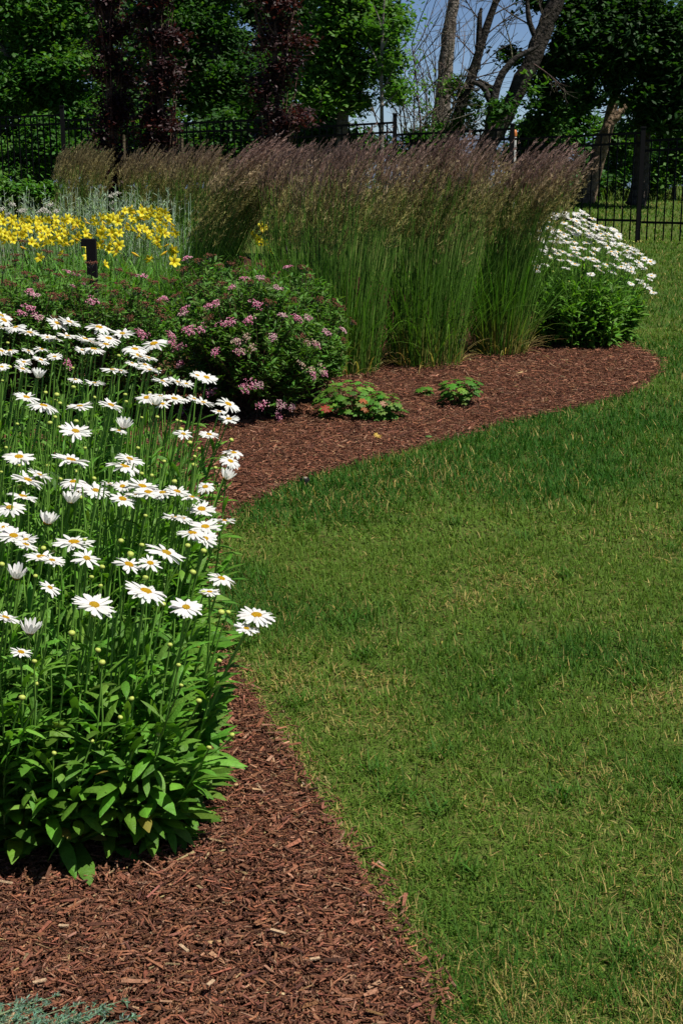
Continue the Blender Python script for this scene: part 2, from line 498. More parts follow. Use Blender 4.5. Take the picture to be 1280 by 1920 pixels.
# ------------------------------------------------------------------ daisies
def petal_mesh(seed, npet=22, droop=0.10, open_=1.0, layers=2):
    r = np.random.default_rng(seed)
    mb = MB()
    for ly in range(layers):
        n = npet if ly == 0 else npet // 2
        a = (np.arange(n) + r.uniform(-.25, .25, n)) / n * 2 * math.pi + ly * 0.13
        L = r.uniform(0.36, 0.44, n) * (1 if ly == 0 else 0.93)
        if ly == 0 and npet > 12:
            L[r.random(n) < 0.07] *= 0.6
        el0 = r.normal(0.14, 0.10, n) + ly * 0.12 + (1 - open_) * 1.2
        el1 = el0 - droop - r.normal(0.28, 0.18, n) * open_
        B = np.stack([np.cos(a) * 0.10, np.sin(a) * 0.10, np.full(n, 0.004 + ly * .012)], -1)
        C, sd = arc(B, a, el0, el1, L, 5)
        W = np.array([0.35, 0.85, 1.0, 0.9, 0.35])[None] * (r.uniform(0.052, 0.068, n))[:, None]
        roll = r.normal(0, 0.25, n)
        sd = sd + np.stack([np.zeros(n), np.zeros(n), roll], -1)[:, None, :]
        ribbon(mb, C, W, nrm(sd), jit((0.68, 0.68, 0.66), n, 0.03, r), 0.22)
    # green calyx under the head
    lathe(mb, [(0.012, -0.10), (0.10, -0.07), (0.13, -0.01), (0.10, 0.004)], (0.10, 0.20, 0.04), 9)
    me = mb.mesh("flower"); me.materials.append(M_PETAL)
    return me

def disc_mesh(r0=0.135, hgt=0.05, col=(0.84, 0.47, 0.012)):
    mb = MB()
    pr = [(r0, 0.005), (r0 * 0.97, hgt * 0.55), (r0 * 0.8, hgt * 0.9), (r0 * 0.5, hgt * 1.05), (r0 * 0.25, hgt * 0.95), (0.002, hgt * 0.85)]
    lathe(mb, pr, col, 14)
    V = mb.v[0]
    rr = np.linalg.norm(V[:, :2], axis=1) / r0
    mb.c[0] = np.where((rr < 0.45)[:, None], np.array([0.82, 0.53, 0.03]), np.array(col))
    me = mb.mesh("disc"); me.materials.append(M_DISC)
    return me

PET = [petal_mesh(i, 20 + i % 4, 0.05 + 0.06 * (i % 3)) for i in range(7)] + [petal_mesh(50, 17, 0.45), petal_mesh(51, 14, 0.30), petal_mesh(52, 22, 0.6)]
PET_OPEN = [petal_mesh(30 + i, 15, 0.0, 0.25, 1) for i in range(2)]
DISC = [disc_mesh(), disc_mesh(0.145, 0.06, (0.80, 0.44, 0.015)), disc_mesh(0.12, 0.055, (0.76, 0.46, 0.03))]

def bud_mesh(seed):
    mb = MB()
    r = np.random.default_rng(seed)
    g, yl = np.array([0.16, 0.27, 0.04]), np.array([0.36, 0.42, 0.08])
    pr = [(0.05, -0.40), (0.38, -0.30), (0.52, -0.05), (0.46, 0.2), (0.26, 0.34), (0.02, 0.37)]
    lathe(mb, pr, yl, 10)
    t = np.clip((mb.v[0][:, 2] + 0.4) / 0.5, 0, 1)[:, None]
    mb.c[0] = g + (yl - g) * t
    me = mb.mesh("bud"); me.materials.append(M_STEM)
    return me
BUD = [bud_mesh(i) for i in range(2)]

FL = """3 592 40|8 601 40|4 614 30|30 614 40|56 624 40|108 607 42|130 604 42|186 614 50|90 633 32|105 636 28|127 630 38|160 636 38|172 642 40|204 635 42|199 646 38|230 626 44|176 655 42|155 657 28|54 658 26|78 655 30|77 675 32|103 669 28|4 659 42|19 658 32|45 679 28|43 692 32|212 694 47|178 719 38|142 712 28|4 688 24|72 708 26o|289 645 50|253 655 46|260 667 44|278 671 36|248 681 26|272 684 26|280 694 42|226 695 26|305 715 40|334 717 36|349 720 30|387 708 42|370 704 28|50 745 46|82 761 54|150 762 48|208 760 44|142 809 58|36 857 58|133 863 64|223 808 26|232 802 28o|276 746 42|301 743 30|327 748 42|305 757 28|291 758 22o|342 748 28|364 748 24|381 755 40|428 758 46|411 772 30|429 786 38|392 815 36|344 814 38|438 849 40|432 865 40|243 861 54|234 875 72|52 900 58|75 891 46|43 931 54|19 952 58|139 904 52|160 915 46|180 920 52|150 922 30|206 908 30|230 912 28|230 936 50|26 1005 54|10 990 50|49 1012 44|267 912 58|279 924 58|254 927 38|305 924 50|332 922 46|359 932 44|378 955 52|385 913 36|424 898 22o|326 970 42|342 972 38|421 977 40|385 988 56|361 1000 56|385 1010 48|139 1017 74|78 1045 62|49 1021 46|98 1051 48|163 1047 54|31 1083 32o|94 1102 42|177 1135 82|11 1158 52|312 1037 74|242 1059 58|282 1056 46|274 1109 88|415 1085 54|393 1110 34|349 1139 60|481 1154 68|462 1179 46|40 1223 42|57 1187 28o|133 942 22o|89 982 26o"""
BD = """15 643|19 688|5 714|137 690|134 716|223 667|138 726|298 692|86 736|107 740|113 756|105 751|104 782|94 793|33 795|143 790|129 762|160 840|90 873|37 873|12 839|112 801|178 745|235 740|237 753|236 787|281 737|266 783|295 782|332 788|339 790|340 805|356 830|434 825|373 841|365 856|259 840|308 865|364 872|404 877|3 885|177 897|114 898|37 913|153 933|227 1014|159 1012|143 884|327 903|285 891|273 967|266 888|4 1058|101 1035|82 1028|67 1080|172 1082|192 1063|174 1154|189 1098|245 1039|352 1023|382 1033|362 1073|273 1083|382 1112|415 1148|428 1148|306 1133|266 1022|135 1187|184 1219|192 1242|65 1240|70 1282|247 1310|226 1345|319 1209|340 1285|173 1389|102 1412|297 1377|411 1239|373 1314|435 1378|392 1402|42 1308|335 1247"""

def fl_depth(px, py):
    D = np.interp(py, [580, 700, 800, 900, 1000, 1100, 1200, 1300, 1420], [5.3, 4.65, 4.1, 3.65, 3.35, 3.05, 2.9, 2.85, 2.82])
    f = np.clip((px - 330) / 110, 0, 1)
    D *= 1 + (0.16 if py < 1000 else 0.04) * f
    return D

DCL = [  # daisy clumps of the near drift: x, y, spread, label
    (-0.88, 3.13, .20, "daisy clump at the left front of the drift, its lowest leaves over bare mulch"),
    (-0.60, 3.14, .16, "daisy clump at the drift's front right corner, broad leaves spilling onto the mulch"),
    (-1.10, 3.68, .20, "daisy clump just inside the left picture edge, behind the front left clump"),
    (-0.76, 3.68, .19, "daisy clump behind the two front clumps, with the heads crowded in a row"),
    (-0.55, 3.72, .13, "daisy clump by the narrow mulch strip, one long stem leaning out over the lawn"),
    (-1.20, 4.15, .20, "daisy clump at left mid drift, with many pale green buds"),
    (-0.84, 4.18, .19, "daisy clump in the middle of the drift, wholly ringed by other daisies"),
    (-0.62, 4.22, .14, "daisy clump closest to where the lawn pinches the bed, flowers nodding right"),
    (-1.36, 4.80, .20, "daisy clump at the back left of the drift, below the brown budded spirea"),
    (-1.00, 4.85, .19, "daisy clump of tall straight stems near the back of the drift"),
    (-0.75, 4.95, .14, "daisy clump on the right flank, its last flowers in front of bare mulch"),
    (-1.42, 5.40, .20, "rearmost daisy clump at left, its heads touching the spirea's leaves"),
    (-1.02, 5.45, .19, "rearmost daisy clump at right, its heads before the pink flowered spirea"),
]
DROOTS = [thing("shasta_daisy", lab, "daisy", (x, y, 0), "shasta daisies in the near drift") for x, y, s, lab in DCL]
DXY = np.array([[c[0], c[1]] for c in DCL])
stems = [[] for _ in DCL]      # (base, mid, head, radius, leafiness)
def assign(head):
    b = np.array([head[0] - 0.16 * head[2], head[1] + 0.05 + 0.06 * head[2]])
    i = int(np.argmin(np.linalg.norm(DXY - b, axis=1)))
    c = DXY[i]
    v = b - c
    l = np.linalg.norm(v)
    sp = DCL[i][2]
    b = c + v * min(1.0, sp * 1.25 / max(l, 1e-6))
    return i, np.array([b[0], b[1], 0.0])

fidx = 0
for s in FL.split("|"):
    a = s.split()
    px, py = float(a[0]), float(a[1]); op = a[2].endswith("o"); w = float(a[2].rstrip("o"))
    D = fl_depth(px, py)
    head = at(px, py, D)
    dep = (head - CAMP) @ _F
    dia = float(np.clip(w * dep / FPX, 0.048, 0.094))
    if op: dia = float(np.clip(dia * 1.5, 0.05, 0.07))
    i, base = assign(head)
    nrmv = np.array([rng.normal(0.24, 0.15), rng.normal(-0.05, 0.14), 1.0])
    if op: nrmv = np.array([rng.normal(0.2, .1), rng.normal(0, .1), 1.0])
    nrmv /= np.linalg.norm(nrmv)
    me = PET_OPEN[fidx % 2] if op else PET[int(rng.integers(len(PET)))]
    f = inst("flower", me, DROOTS[i], head, nrmv, dia * 1.08, rng.uniform(0, 6.28))
    sub("disc", DISC[int(rng.integers(3))], f)
    stems[i].append((base, head - nrmv * dia * 0.08, 0.0029, nrmv))
    fidx += 1
for s in BD.split("|"):
    px, py = map(float, s.split())
    D = fl_depth(px, py) * rng.uniform(0.99, 1.02)
    head = at(px, py, D)
    i, base = assign(head)
    nv = nrm(np.array([rng.normal(0.2, .2), rng.normal(0, .2), 1.0]))
    inst("bud", BUD[fidx % 2], DROOTS[i], head, nv, rng.uniform(0.0095, 0.0165), rng.uniform(0, 6))
    stems[i].append((base, head - nv * 0.006, 0.0022, nv))
    fidx += 1

def daisy_foliage(root, c, sp, st, nfill, hmin, hmax, leafk=1.0, front=0.0, xmax=None):
    A, B, R, Nv = [], [], [], []
    for (b, h, r, nv) in st:
        A.append(b); B.append(h); R.append(r); Nv.append(nv)
    nst = len(A)
    a = rng.uniform(0, 2 * math.pi, nfill); rr = sp * np.sqrt(rng.random(nfill))
    for k in range(nfill):
        b = np.array([c[0] + rr[k] * math.cos(a[k]), c[1] + rr[k] * math.sin(a[k]), 0])
        hz = rng.uniform(hmin, hmax)
        t = b + np.array([rng.normal(0.10, 0.07) * hz + 0.30 * (b[0] - c[0]), rng.normal(-0.03, 0.06) + 0.25 * (b[1] - c[1]), hz])
        if xmax is not None: t[0] = min(t[0], xmax)
        A.append(b); B.append(t); R.append(0.0025); Nv.append(np.array([0.1, 0, 1.0]))
    A, B, R, Nv = np.array(A), np.array(B), np.array(R), np.array(Nv)
    n = len(A)
    Mid = A * 0.45 + B * 0.55 + np.stack([-(B[:, 0] - A[:, 0]) * 0.18 + rng.normal(0, .024, n), rng.normal(0, .024, n), np.zeros(n)], -1)
    P = bez(A, Mid, B, 7)
    K = 7
    ms = MB()
    rad = R[:, None] * np.linspace(1.25, 0.85, K)[None]
    lo, hi = np.array([0.11, 0.14, 0.03]), np.array([0.15, 0.31, 0.045])
    cs = lo + (hi - lo) * np.clip(np.linspace(-.1, 1.6, K), 0, 1)[:, None]
    cs = cs[None] * rng.uniform(0.8, 1.2, (n, 1, 1))
    tube(ms, P, rad, cs, 5)
    part("stem", ms, M_STEM, root)
    # leaves along each stem, larger and flatter near the ground
    ml = MB()
    per = 25
    tt = np.concatenate([rng.uniform(0.03, 0.60, (n, per - 5)), rng.uniform(0.5, 0.86, (n, 5))], 1)
    isf = np.arange(n) < nst
    LP, LT, LZ = [], [], []
    t = tt[:, :, None]
    Pp = (1 - t) ** 2 * A[:, None] + 2 * t * (1 - t) * Mid[:, None] + t ** 2 * B[:, None]
    Pp = Pp.reshape(-1, 3)
    tf = tt.reshape(-1)
    z = Pp[:, 2]
    keep = rng.random(len(Pp)) < np.where(tf > 0.62, np.where(np.repeat(isf, per), 0.75, 0.95), 0.95) * leafk
    Pp, tf, z = Pp[keep], tf[keep], z[keep]
    m = len(Pp)
    L = np.interp(z, [0, 0.15, 0.35, 0.6, 0.9], [0.140, 0.128, 0.095, 0.070, 0.052]) * rng.uniform(0.6, 1.2, m)
    wm = L * np.interp(z, [0, .2, .5, .9], [0.125, 0.105, 0.085, 0.072]) * rng.uniform(0.8, 1.2, m)
    az = np.arctan2(Pp[:, 1] - c[1], Pp[:, 0] - c[0]) + rng.normal(0, 1.1, m)
    el0 = rng.normal(0.85, 0.30, m) + np.interp(z, [0, .5], [-.30, .2])
    el1 = el0 - rng.uniform(0.5, 1.3, m)
    col = jit((0.088, 0.215, 0.022), m, 0.22, hue=.3)
    lt = rng.random(m) < 0.15
    col[lt] = jit((0.125, 0.25, 0.035), lt.sum(), 0.15)
    yl = (rng.random(m) < 0.02) & (z < 0.25)
    col[yl] = jit((0.22, 0.20, 0.04), yl.sum(), 0.15)
    leaves(ml, Pp, az, el0, el1, L, wm, col, 6, 0.30, (0.35, 0.55, 0.85, 1.0, 0.75, 0.06))
    part("foliage", ml, M_LEAF, root)

for i, (x, y, sp, lab) in enumerate(DCL):
    hm = 0.60 if y < 3.4 else 0.78
    edge = i in (1, 4, 7, 10)
    daisy_foliage(DROOTS[i], (x, y), sp, stems[i], 72 if not edge else (56 if i == 1 else 42), 0.30, hm, 1.0, xmax=X_of(372, y, .4))

# the far daisy clump at the bed's tip
c0 = ground(1085, 645)
root = thing("shasta_daisy", "large domed daisy clump covered in white flowers at the bed's far tip beside the lawn", "daisy", (c0[0], c0[1], 0))
st = []
top = np.array([[1000, 425], [1040, 398], [1085, 393], [1130, 415], [1170, 445], [1215, 490]])
n_f = 0
tries = 0
pts = [(1110, 487, 19), (1180, 462, 17), (1070, 478, 19), (1069, 410, 16), (1140, 428, 15), (1036, 455, 19), (1087, 483, 20), (1117, 487, 20), (1149, 496, 20), (1147, 510, 21),
       (1107, 514, 17), (1077, 495, 19), (1060, 503, 17), (1050, 488, 16), (1182, 502, 18), (1207, 485, 17), (1205, 500, 18), (1217, 524, 13), (1182, 532, 15), (1224, 549, 15),
       (1000, 498, 15), (1008, 499, 14), (998, 534, 10), (1037, 467, 18), (1091, 465, 18), (1175, 470, 18)]
while len(pts) < 98 and tries < 4000:
    tries += 1
    px = rng.uniform(998, 1222); yt = np.interp(px, top[:, 0], top[:, 1])
    py = yt + (rng.random() ** 1.25) * (95 if px < 1150 else 60)
    if all((px - a) ** 2 + ((py - b) * 1.7) ** 2 > 9.5 ** 2 for a, b, _ in pts): pts.append((px, py, rng.uniform(16, 22)))
extra = MB()
for px, py, w in pts:
    yt = np.interp(px, top[:, 0], top[:, 1])
    f = np.clip((py - yt) / 110, 0, 1.3)
    D = c0[1] + 0.38 - 0.75 * f + rng.normal(0, .03)
    head = at(px, py, D)
    dep = (head - CAMP) @ _F
    nv = nrm(np.array([rng.normal(0.30, 0.18), rng.normal(-0.22, 0.16), 1.0]))
    fo = inst("flower", PET[int(rng.integers(len(PET)))], root, head, nv, float(np.clip(w * dep / FPX, .05, .092)), rng.uniform(0, 6))
    sub("disc", DISC[int(rng.integers(3))], fo)
    v = np.array([head[0] - c0[0], head[1] - c0[1]]) * 0.62
    base = np.array([c0[0] + v[0], c0[1] + v[1], 0.0])
    st.append((base, head - nv * .006, 0.0022, nv))
for k in range(26):
    px, py = rng.uniform(1000, 1190), rng.uniform(440, 540)
    D = c0[1] - 0.2 + rng.normal(0, .15)
    head = at(px, py, D)
    inst("bud", BUD[k % 2], root, head, (0.1, 0, 1), rng.uniform(.014, .02))
    v = np.array([head[0] - c0[0], head[1] - c0[1]]) * 0.62
    st.append((np.array([c0[0] + v[0], c0[1] + v[1], 0.0]), head, .0018, np.array([0, 0, 1.0])))
# the remaining heads of this clump
V, Qs, n0 = [], [], 0
me0 = PET[0]
pv = np.array([v.co[:] for v in me0.vertices]); pq = np.array([p.vertices[:] for p in me0.polygons])
more = MB()
for _ in range(70):
    px = rng.uniform(998, 1215); yt = np.interp(px, top[:, 0], top[:, 1])
    py = yt + rng.random() * 62
    f = (py - yt) / 110
    head = at(px, py, c0[1] + 0.42 - 0.75 * f + rng.normal(0, .05))
    nv = nrm(np.array([rng.normal(0.30, 0.18), rng.normal(-0.15, 0.16), 1.0]))
    q = np.array((Vector(nv).to_track_quat('Z', 'Y') @ Quaternion((0, 0, 1), rng.uniform(0, 6))).to_matrix())
    sc = rng.uniform(.06, .08)
    more.add((pv * sc) @ q.T + head, pq, None, (.74, .74, .72))
    v = np.array([head[0] - c0[0], head[1] - c0[1]]) * 0.62
    st.append((np.array([c0[0] + v[0], c0[1] + v[1], 0.0]), head - nv * .006, 0.0020, nv))
part("flower_spray", more, M_PETAL, root, kind="stuff")
daisy_foliage(root, (c0[0], c0[1]), 0.33, st, 150, 0.35, 0.72, 1.0)

# ------------------------------------------------------------------ spirea
def cluster_mesh(seed, cols, n=64, R=1.0):
    r = np.random.default_rng(seed)
    mb = MB()
    # several little domes form the flat corymb
    k = 5
    cc = np.stack([r.normal(0, .38, k), r.normal(0, .38, k), r.uniform(0, .12, k)], -1)
    O = np.array([[1, 0, 0], [-1, 0, 0], [0, 1, 0], [0, -1, 0], [0, 0, 1], [0, 0, -1]], float)
    T = np.array([[0, 2, 4], [2, 1, 4], [1, 3, 4], [3, 0, 4], [2, 0, 5], [1, 2, 5], [3, 1, 5], [0, 3, 5]])
    for j in range(n):
        c = cc[j % k]
        a, q = r.uniform(0, 6.28), math.sqrt(r.random()) * 0.55
        p = c + np.array([q * math.cos(a), q * math.sin(a), 0.30 * (1 - (q / .55) ** 2)])
        s = r.uniform(0.07, 0.13)
        M = Quaternion((r.normal(), r.normal(), r.normal(), r.normal())).normalized().to_matrix()
        V = (O * s * np.array([1.1, 1.1, 0.7])) @ np.array(M).T + p
        col = np.asarray(cols[int(r.integers(len(cols)))]) * r.uniform(0.75, 1.25)
        mb.add(V, None, T, np.clip(col, 0, .9))
    # twiglets below
    A = np.zeros((10, 3)) + np.array([0, 0, -0.7]); B = np.stack([r.normal(0, .4, 10), r.normal(0, .4, 10), np.full(10, 0.05)], -1)
    tube(mb, bez(A, (A + B) / 2 + [0, 0, -.1], B, 3), np.full((10, 3), 0.02), np.full((10, 3), 0.09), 3)
    me = mb.mesh("flower_cluster"); me.materials.append(M_PETAL)
    return me
PINK = [cluster_mesh(i, [(0.70, 0.22, 0.37), (0.76, 0.34, 0.47), (0.58, 0.14, 0.28), (0.76, 0.46, 0.53)]) for i in range(3)]
PALE = [cluster_mesh(10 + i, [(0.66, 0.42, 0.46), (0.70, 0.55, 0.50), (0.55, 0.24, 0.34)]) for i in range(2)]
BROWN = [cluster_mesh(20 + i, [(0.16, 0.058, 0.034), (0.21, 0.080, 0.042), (0.13, 0.075, 0.03), (0.25, 0.09, 0.07)], 56) for i in range(3)]
CREAM = [cluster_mesh(26, [(0.55, 0.45, 0.32), (0.45, 0.30, 0.22), (0.6, 0.5, 0.42)])]

SP_MAIN = """436 545 p|408 574 p|398 578 p|356 491 p|459 529 p|486 528 l|517 547 l|480 577 p|502 573 b|308 566 p|353 582 p|349 592 l|435 608 p|421 609 p|467 604 p|366 622 p|357 619 p|384 618 p|529 597 l|552 601 p|571 599 l|408 661 p|449 657 p|466 658 c|457 639 c|344 653 p|345 682 p|331 701 p|460 722 p|470 721 p|486 719 l|397 731 p|570 691 c|581 702 p|601 698 p|594 691 c|587 649 p|564 637 b|575 643 c|604 625 l|633 620 l|511 633 l|415 539 b|467 536 b|376 533 b|367 540 b|490 755 p|522 756 l|520 775 p|540 760 l|430 560 b|495 535 b|345 765 p|350 785 p|445 640 l|340 557 b|330 562 b|395 600 b"""
SP_BACK = """542 508 p|564 507 b|581 525 b|556 567 b|595 566 b|618 572 b|635 578 b|655 605 b|520 520 b|640 640 b|575 512 b"""
SP_TOP = """393 487 b|457 492 b|483 502 b|430 500 b|410 505 b|375 495 b|440 515 b|328 530 b|345 512 b"""
SP_LEFT = """245 522 b|262 525 p|220 515 b|198 524 b|232 540 b|220 585 b|260 627 p|268 632 p|210 555 b|225 572 b|305 565 p|300 600 b|315 632 p|317 645 p|290 585 b|275 560 b|250 550 b|280 535 b|175 569 p|172 502 b|150 520 b|240 600 b|295 570 b|305 530 b|185 545 b|162 535 b|200 575 b|265 575 b"""
SP_FAR = """129 519 p|134 544 p|154 540 p|55 554 p|65 560 l|45 461 b|85 480 b|115 485 b|30 487 b|28 498 b|108 496 b|6 511 b|112 525 b|20 540 b|62 528 b|72 539 b|92 559 b|75 545 b|95 565 b|55 585 p|40 592 p|122 683 p|12 570 b|50 520 b|90 515 b|140 560 b|10 535 b|110 560 b|130 590 b|70 600 l|20 600 b|100 600 b"""

def ray_ellipsoid(px, py, c, r):
    d = ray(px, py) / r; o_ = (CAMP - c) / r
    A = d @ d; B = 2 * o_ @ d; Cc = o_ @ o_ - 1
    disc = B * B - 4 * A * Cc
    t = (-B - math.sqrt(disc)) / (2 * A) if disc > 0 else -B / (2 * A)
    return CAMP + ray(px, py) * t

def spirea(x, y, rx, ry, h, label, flowers, nshoot=330):
    root = thing("spirea_shrub", label, "shrub", (x, y, 0), "spirea shrubs behind the daisies")
    c = np.array([x, y, 0.46 * h]); r = np.array([rx, ry, 0.54 * h])
    heads = []
    for s in flowers.split("|"):
        a = s.split(); px, py = float(a[0]), float(a[1])
        p = ray_ellipsoid(px, py, c, r)
        if p[2] < 0.05: p[2] = 0.06
        outw = nrm((p - c) / r ** 2)
        nv = nrm(outw * 0.9 + np.array([0.05, -0.1, 0.9]))
        p = p + outw * 0.02
        me = {"p": PINK, "l": PALE, "b": BROWN, "c": CREAM}[a[2]]
        me = me[int(rng.integers(len(me)))]
        inst("flower_cluster", me, root, p, nv, rng.uniform(0.031, 0.043) * (1.0 if a[2] == "b" else 1.0), rng.uniform(0, 6))
        heads.append(p - nv * 0.025)
    m = nshoot
    u = rng.normal(0, 1, (m, 3)); u = nrm(u); u[:, 2] = np.where(u[:, 2] < -0.75, -u[:, 2], u[:, 2])
    bump_ = 0.84 + 0.22 * vnoise(u[:, 0] * 2 + 9, u[:, 1] * 2 + u[:, 2] * 2, 0.7, int(x * 10) % 7)
    tips = c + u * r * (bump_ * rng.uniform(0.85, 1.08, m))[:, None]
    tips[:, 2] = np.maximum(tips[:, 2], 0.03)
    tips = np.concatenate([tips, np.array(heads)]) if heads else tips
    n = len(tips)
    A = np.stack([x + rng.normal(0, .3, n) * rx * 0.6, y + rng.normal(0, .3, n) * ry * 0.6, np.zeros(n)], -1)
    Mid = A * 0.5 + tips * 0.5 + np.stack([(tips[:, 0] - x) * .12, (tips[:, 1] - y) * .12, np.full(n, .08)], -1)
    ms = MB()
    tube(ms, bez(A, Mid, tips, 5), np.linspace(.0035, .0012, 5)[None].repeat(n, 0), jit((0.085, 0.055, 0.03), n, .2), 4)
    part("branch", ms, M_STEM, root)
    ml = MB()
    per = 20
    tt = rng.uniform(0.40, 1.0, (n, per)) ** 0.8
    t = tt[:, :, None]
    P = ((1 - t) ** 2 * A[:, None] + 2 * t * (1 - t) * Mid[:, None] + t ** 2 * tips[:, None]).reshape(-1, 3)
    m2 = len(P)
    az = rng.uniform(0, 2 * math.pi, m2)
    L = rng.uniform(0.028, 0.058, m2)
    el0 = rng.normal(0.55, .35, m2); el1 = el0 - rng.uniform(.3, 1.0, m2)
    col = jit((0.074, 0.180, 0.024), m2, 0.25, hue=.3)
    k = rng.random(m2) < 0.12
    col[k] = jit((0.10, 0.175, 0.035), k.sum(), .2)
    leaves(ml, P, az, el0, el1, L, L * rng.uniform(.13, .20, m2), col, 4, 0.3, (0.3, 0.95, 0.8, 0.05))
    part("foliage", ml, M_LEAF, root)

spirea(-0.52, 8.25, 0.45, 0.50, 0.85, "rounded spirea with bright pink flower heads above the bare mulch", SP_MAIN, 520)
spirea(-0.24, 8.70, 0.30, 0.36, 0.80, "small spirea with brown seed heads against the tall reed grass stems", SP_BACK, 260)
spirea(-0.82, 9.05, 0.36, 0.38, 0.86, "spirea with brown heads tucked behind the pink one, below the leaning grass", SP_TOP, 260)
spirea(-1.34, 8.05, 0.48, 0.48, 0.86, "spirea of mostly brown seed heads between the black post and the daisies", SP_LEFT, 380)
spirea(-1.84, 8.00, 0.46, 0.55, 0.86, "spirea at the left picture edge with rusty heads below the yellow lilies", SP_FAR, 400)

# ------------------------------------------------------------------ feather reed grass
def reed_grass(x, y, label, nst, hmax, base_r, top_r, lean, tan=0.3, seed=0, zlo=0.55, purple=1.0, blade_h=0.95, nblade=420):
    r = np.random.default_rng(100 + seed)
    root = thing("feather_reed_grass", label, "ornamental grass", (x, y, 0), "feather reed grass clumps")
    # stems
    a = r.uniform(0, 2 * math.pi, nst); q = np.sqrt(r.random(nst))
    ux, uy = q * np.cos(a), q * np.sin(a)
    A = np.stack([x + ux * base_r, y + uy * base_r, np.zeros(nst)], -1)
    hz = hmax * (zlo + (1 - zlo) * np.sqrt(r.random(nst))) * (1 - 0.10 * q)
    k = hz / hmax
    ht = hz
    Bx = x + ux * (base_r + (top_r - base_r) * k) + lean * (0.25 * k + 0.75 * k ** 2) + r.normal(0, .03, nst)
    By = y + uy * (base_r + (top_r - base_r) * k) + r.normal(0, .03, nst)
    B = np.stack([Bx, By, ht], -1)
    Mid = np.stack([A[:, 0] * .55 + B[:, 0] * .45 - lean * .18 * k, A[:, 1] * .55 + B[:, 1] * .45, ht * .6], -1)
    K = 7
    P = bez(A, Mid, B, K)
    # the top fifth is the plume axis
    ms = MB()
    c0, c1 = np.array([0.34, 0.29, 0.08]), np.array([0.10, 0.215, 0.028])
    tk = np.linspace(0, 1, K)
    tz = P[:, :, 2]
    f = np.clip((tz - 0.02) / (0.18 + 0.3 * tan), 0, 1)[..., None]
    f = np.clip(f + (r.random((nst, 1, 1)) > tan), 0, 1)
    cs = (c0 + (c1 - c0) * f) * r.uniform(.75, 1.25, (nst, 1, 1))
    tube(ms, P, np.linspace(.0028, .0014, K)[None].repeat(nst, 0), cs, 3)
    part("stem", ms, M_STEM, root)
    # plumes
    mp = MB()
    nb = 56
    tt = r.uniform(0.0, 1.0, (nst, nb))
    plen = r.uniform(0.18, 0.30, nst)
    T = nrm(B - Mid)
    # plume axis bends with the wind
    wind = np.stack([np.full(nst, 0.55 + 0.25 * lean), np.full(nst, -.05), np.full(nst, 0.25)], -1)
    PA = B - T * (plen * .35)[:, None]
    PM = PA + T * (plen * .5)[:, None]
    PB = PM + nrm(T * .7 + wind * (0.45 + 0.80 * k[:, None])) * (plen * .65)[:, None]
    t = tt[:, :, None]
    S0 = (1 - t) ** 2 * PA[:, None] + 2 * t * (1 - t) * PM[:, None] + t ** 2 * PB[:, None]
    ax = nrm((1 - t) * (PM - PA)[:, None] + t * (PB - PM)[:, None])
    rv = nrm(r.normal(0, 1, (nst, nb, 3)))
    spread = np.where(k < 0.86, 0.75, 0.42)[:, None, None]
    d = nrm(ax + rv * spread)
    bl = r.uniform(.025, .055, (nst, nb)) * (1.15 - .6 * tt)
    E = S0 + d * bl[..., None]
    C = np.stack([S0, (S0 + E) / 2 + rv * .002, E], 2).reshape(-1, 3, 3)
    sd = nrm(np.cross(d, nrm(r.normal(0, 1, (nst, nb, 3))))).reshape(-1, 1, 3)
    w = r.uniform(.0013, .0028, nst * nb)
    W = np.stack([w * .5, w, w * .4], 1)
    lo, hi = np.array([0.270, 0.255, 0.095]), np.array([0.290, 0.195, 0.165])
    hi = lo + (hi - lo) * purple
    g = np.clip((k - 0.72) / 0.18, 0, 1)[:, None]
    pc = (lo + (hi - lo) * g) * r.uniform(.5, 1.4, (nst, 1))
    pc = np.repeat(pc[:, None], nb, 1).reshape(-1, 3) * r.uniform(.7, 1.35, (nst * nb, 1))
    ribbon(mp, C, W, sd, pc)
    part("plume_spray", mp, M_PLUME, root)
    # basal blades
    nbld = nblade
    a = r.uniform(0, 2 * math.pi, nbld); q = np.sqrt(r.random(nbld))
    Bb = np.stack([x + q * np.cos(a) * base_r, y + q * np.sin(a) * base_r, np.zeros(nbld)], -1)
    az = a + r.normal(0, .7, nbld)
    L = blade_h * r.uniform(.45, 1.1, nbld)
    el0 = r.normal(1.44, .09, nbld) - q * .12
    el1 = el0 - np.abs(r.normal(.28, .35, nbld)) - (r.random(nbld) < .10) * 0.9
    C, sd = arc(Bb, az, el0, el1, L, 7)
    C[:, :, 0] += lean * 0.25 * (C[:, :, 2] / hmax) ** 2
    W = np.array([.8, 1, 1, .95, .8, .5, .08])[None] * r.uniform(.0022, .0042, nbld)[:, None]
    col = jit((0.085, 0.205, 0.026), nbld, .22, r, hue=.3)
    colk = np.repeat(col[:, None], 7, 1)
    isd = r.random(nbld) < tan * .7
    drycol = jit((0.34, 0.27, 0.09), nbld, .2, r)
    fz = np.clip((C[:, :, 2] - .05) / (.28), 0, 1)[..., None]
    colk = np.where(isd[:, None, None], drycol[:, None] * (1 - fz) + colk * fz, colk)
    mbl = MB()
    ribbon(mbl, C, W, sd, colk, .25)
    # short dry leaves curling at the foot
    nd = int(110 * tan)
    a = r.uniform(0, 2 * math.pi, nd)
    Bb = np.stack([x + np.cos(a) * base_r * .95, y + np.sin(a) * base_r * .95, np.full(nd, .02)], -1)
    C, sd = arc(Bb, a + r.normal(0, .5, nd), r.uniform(.5, 1.3, nd), r.uniform(-.6, .3, nd), r.uniform(.12, .36, nd), 6)
    C[:, :, 2] = np.maximum(C[:, :, 2], .02)
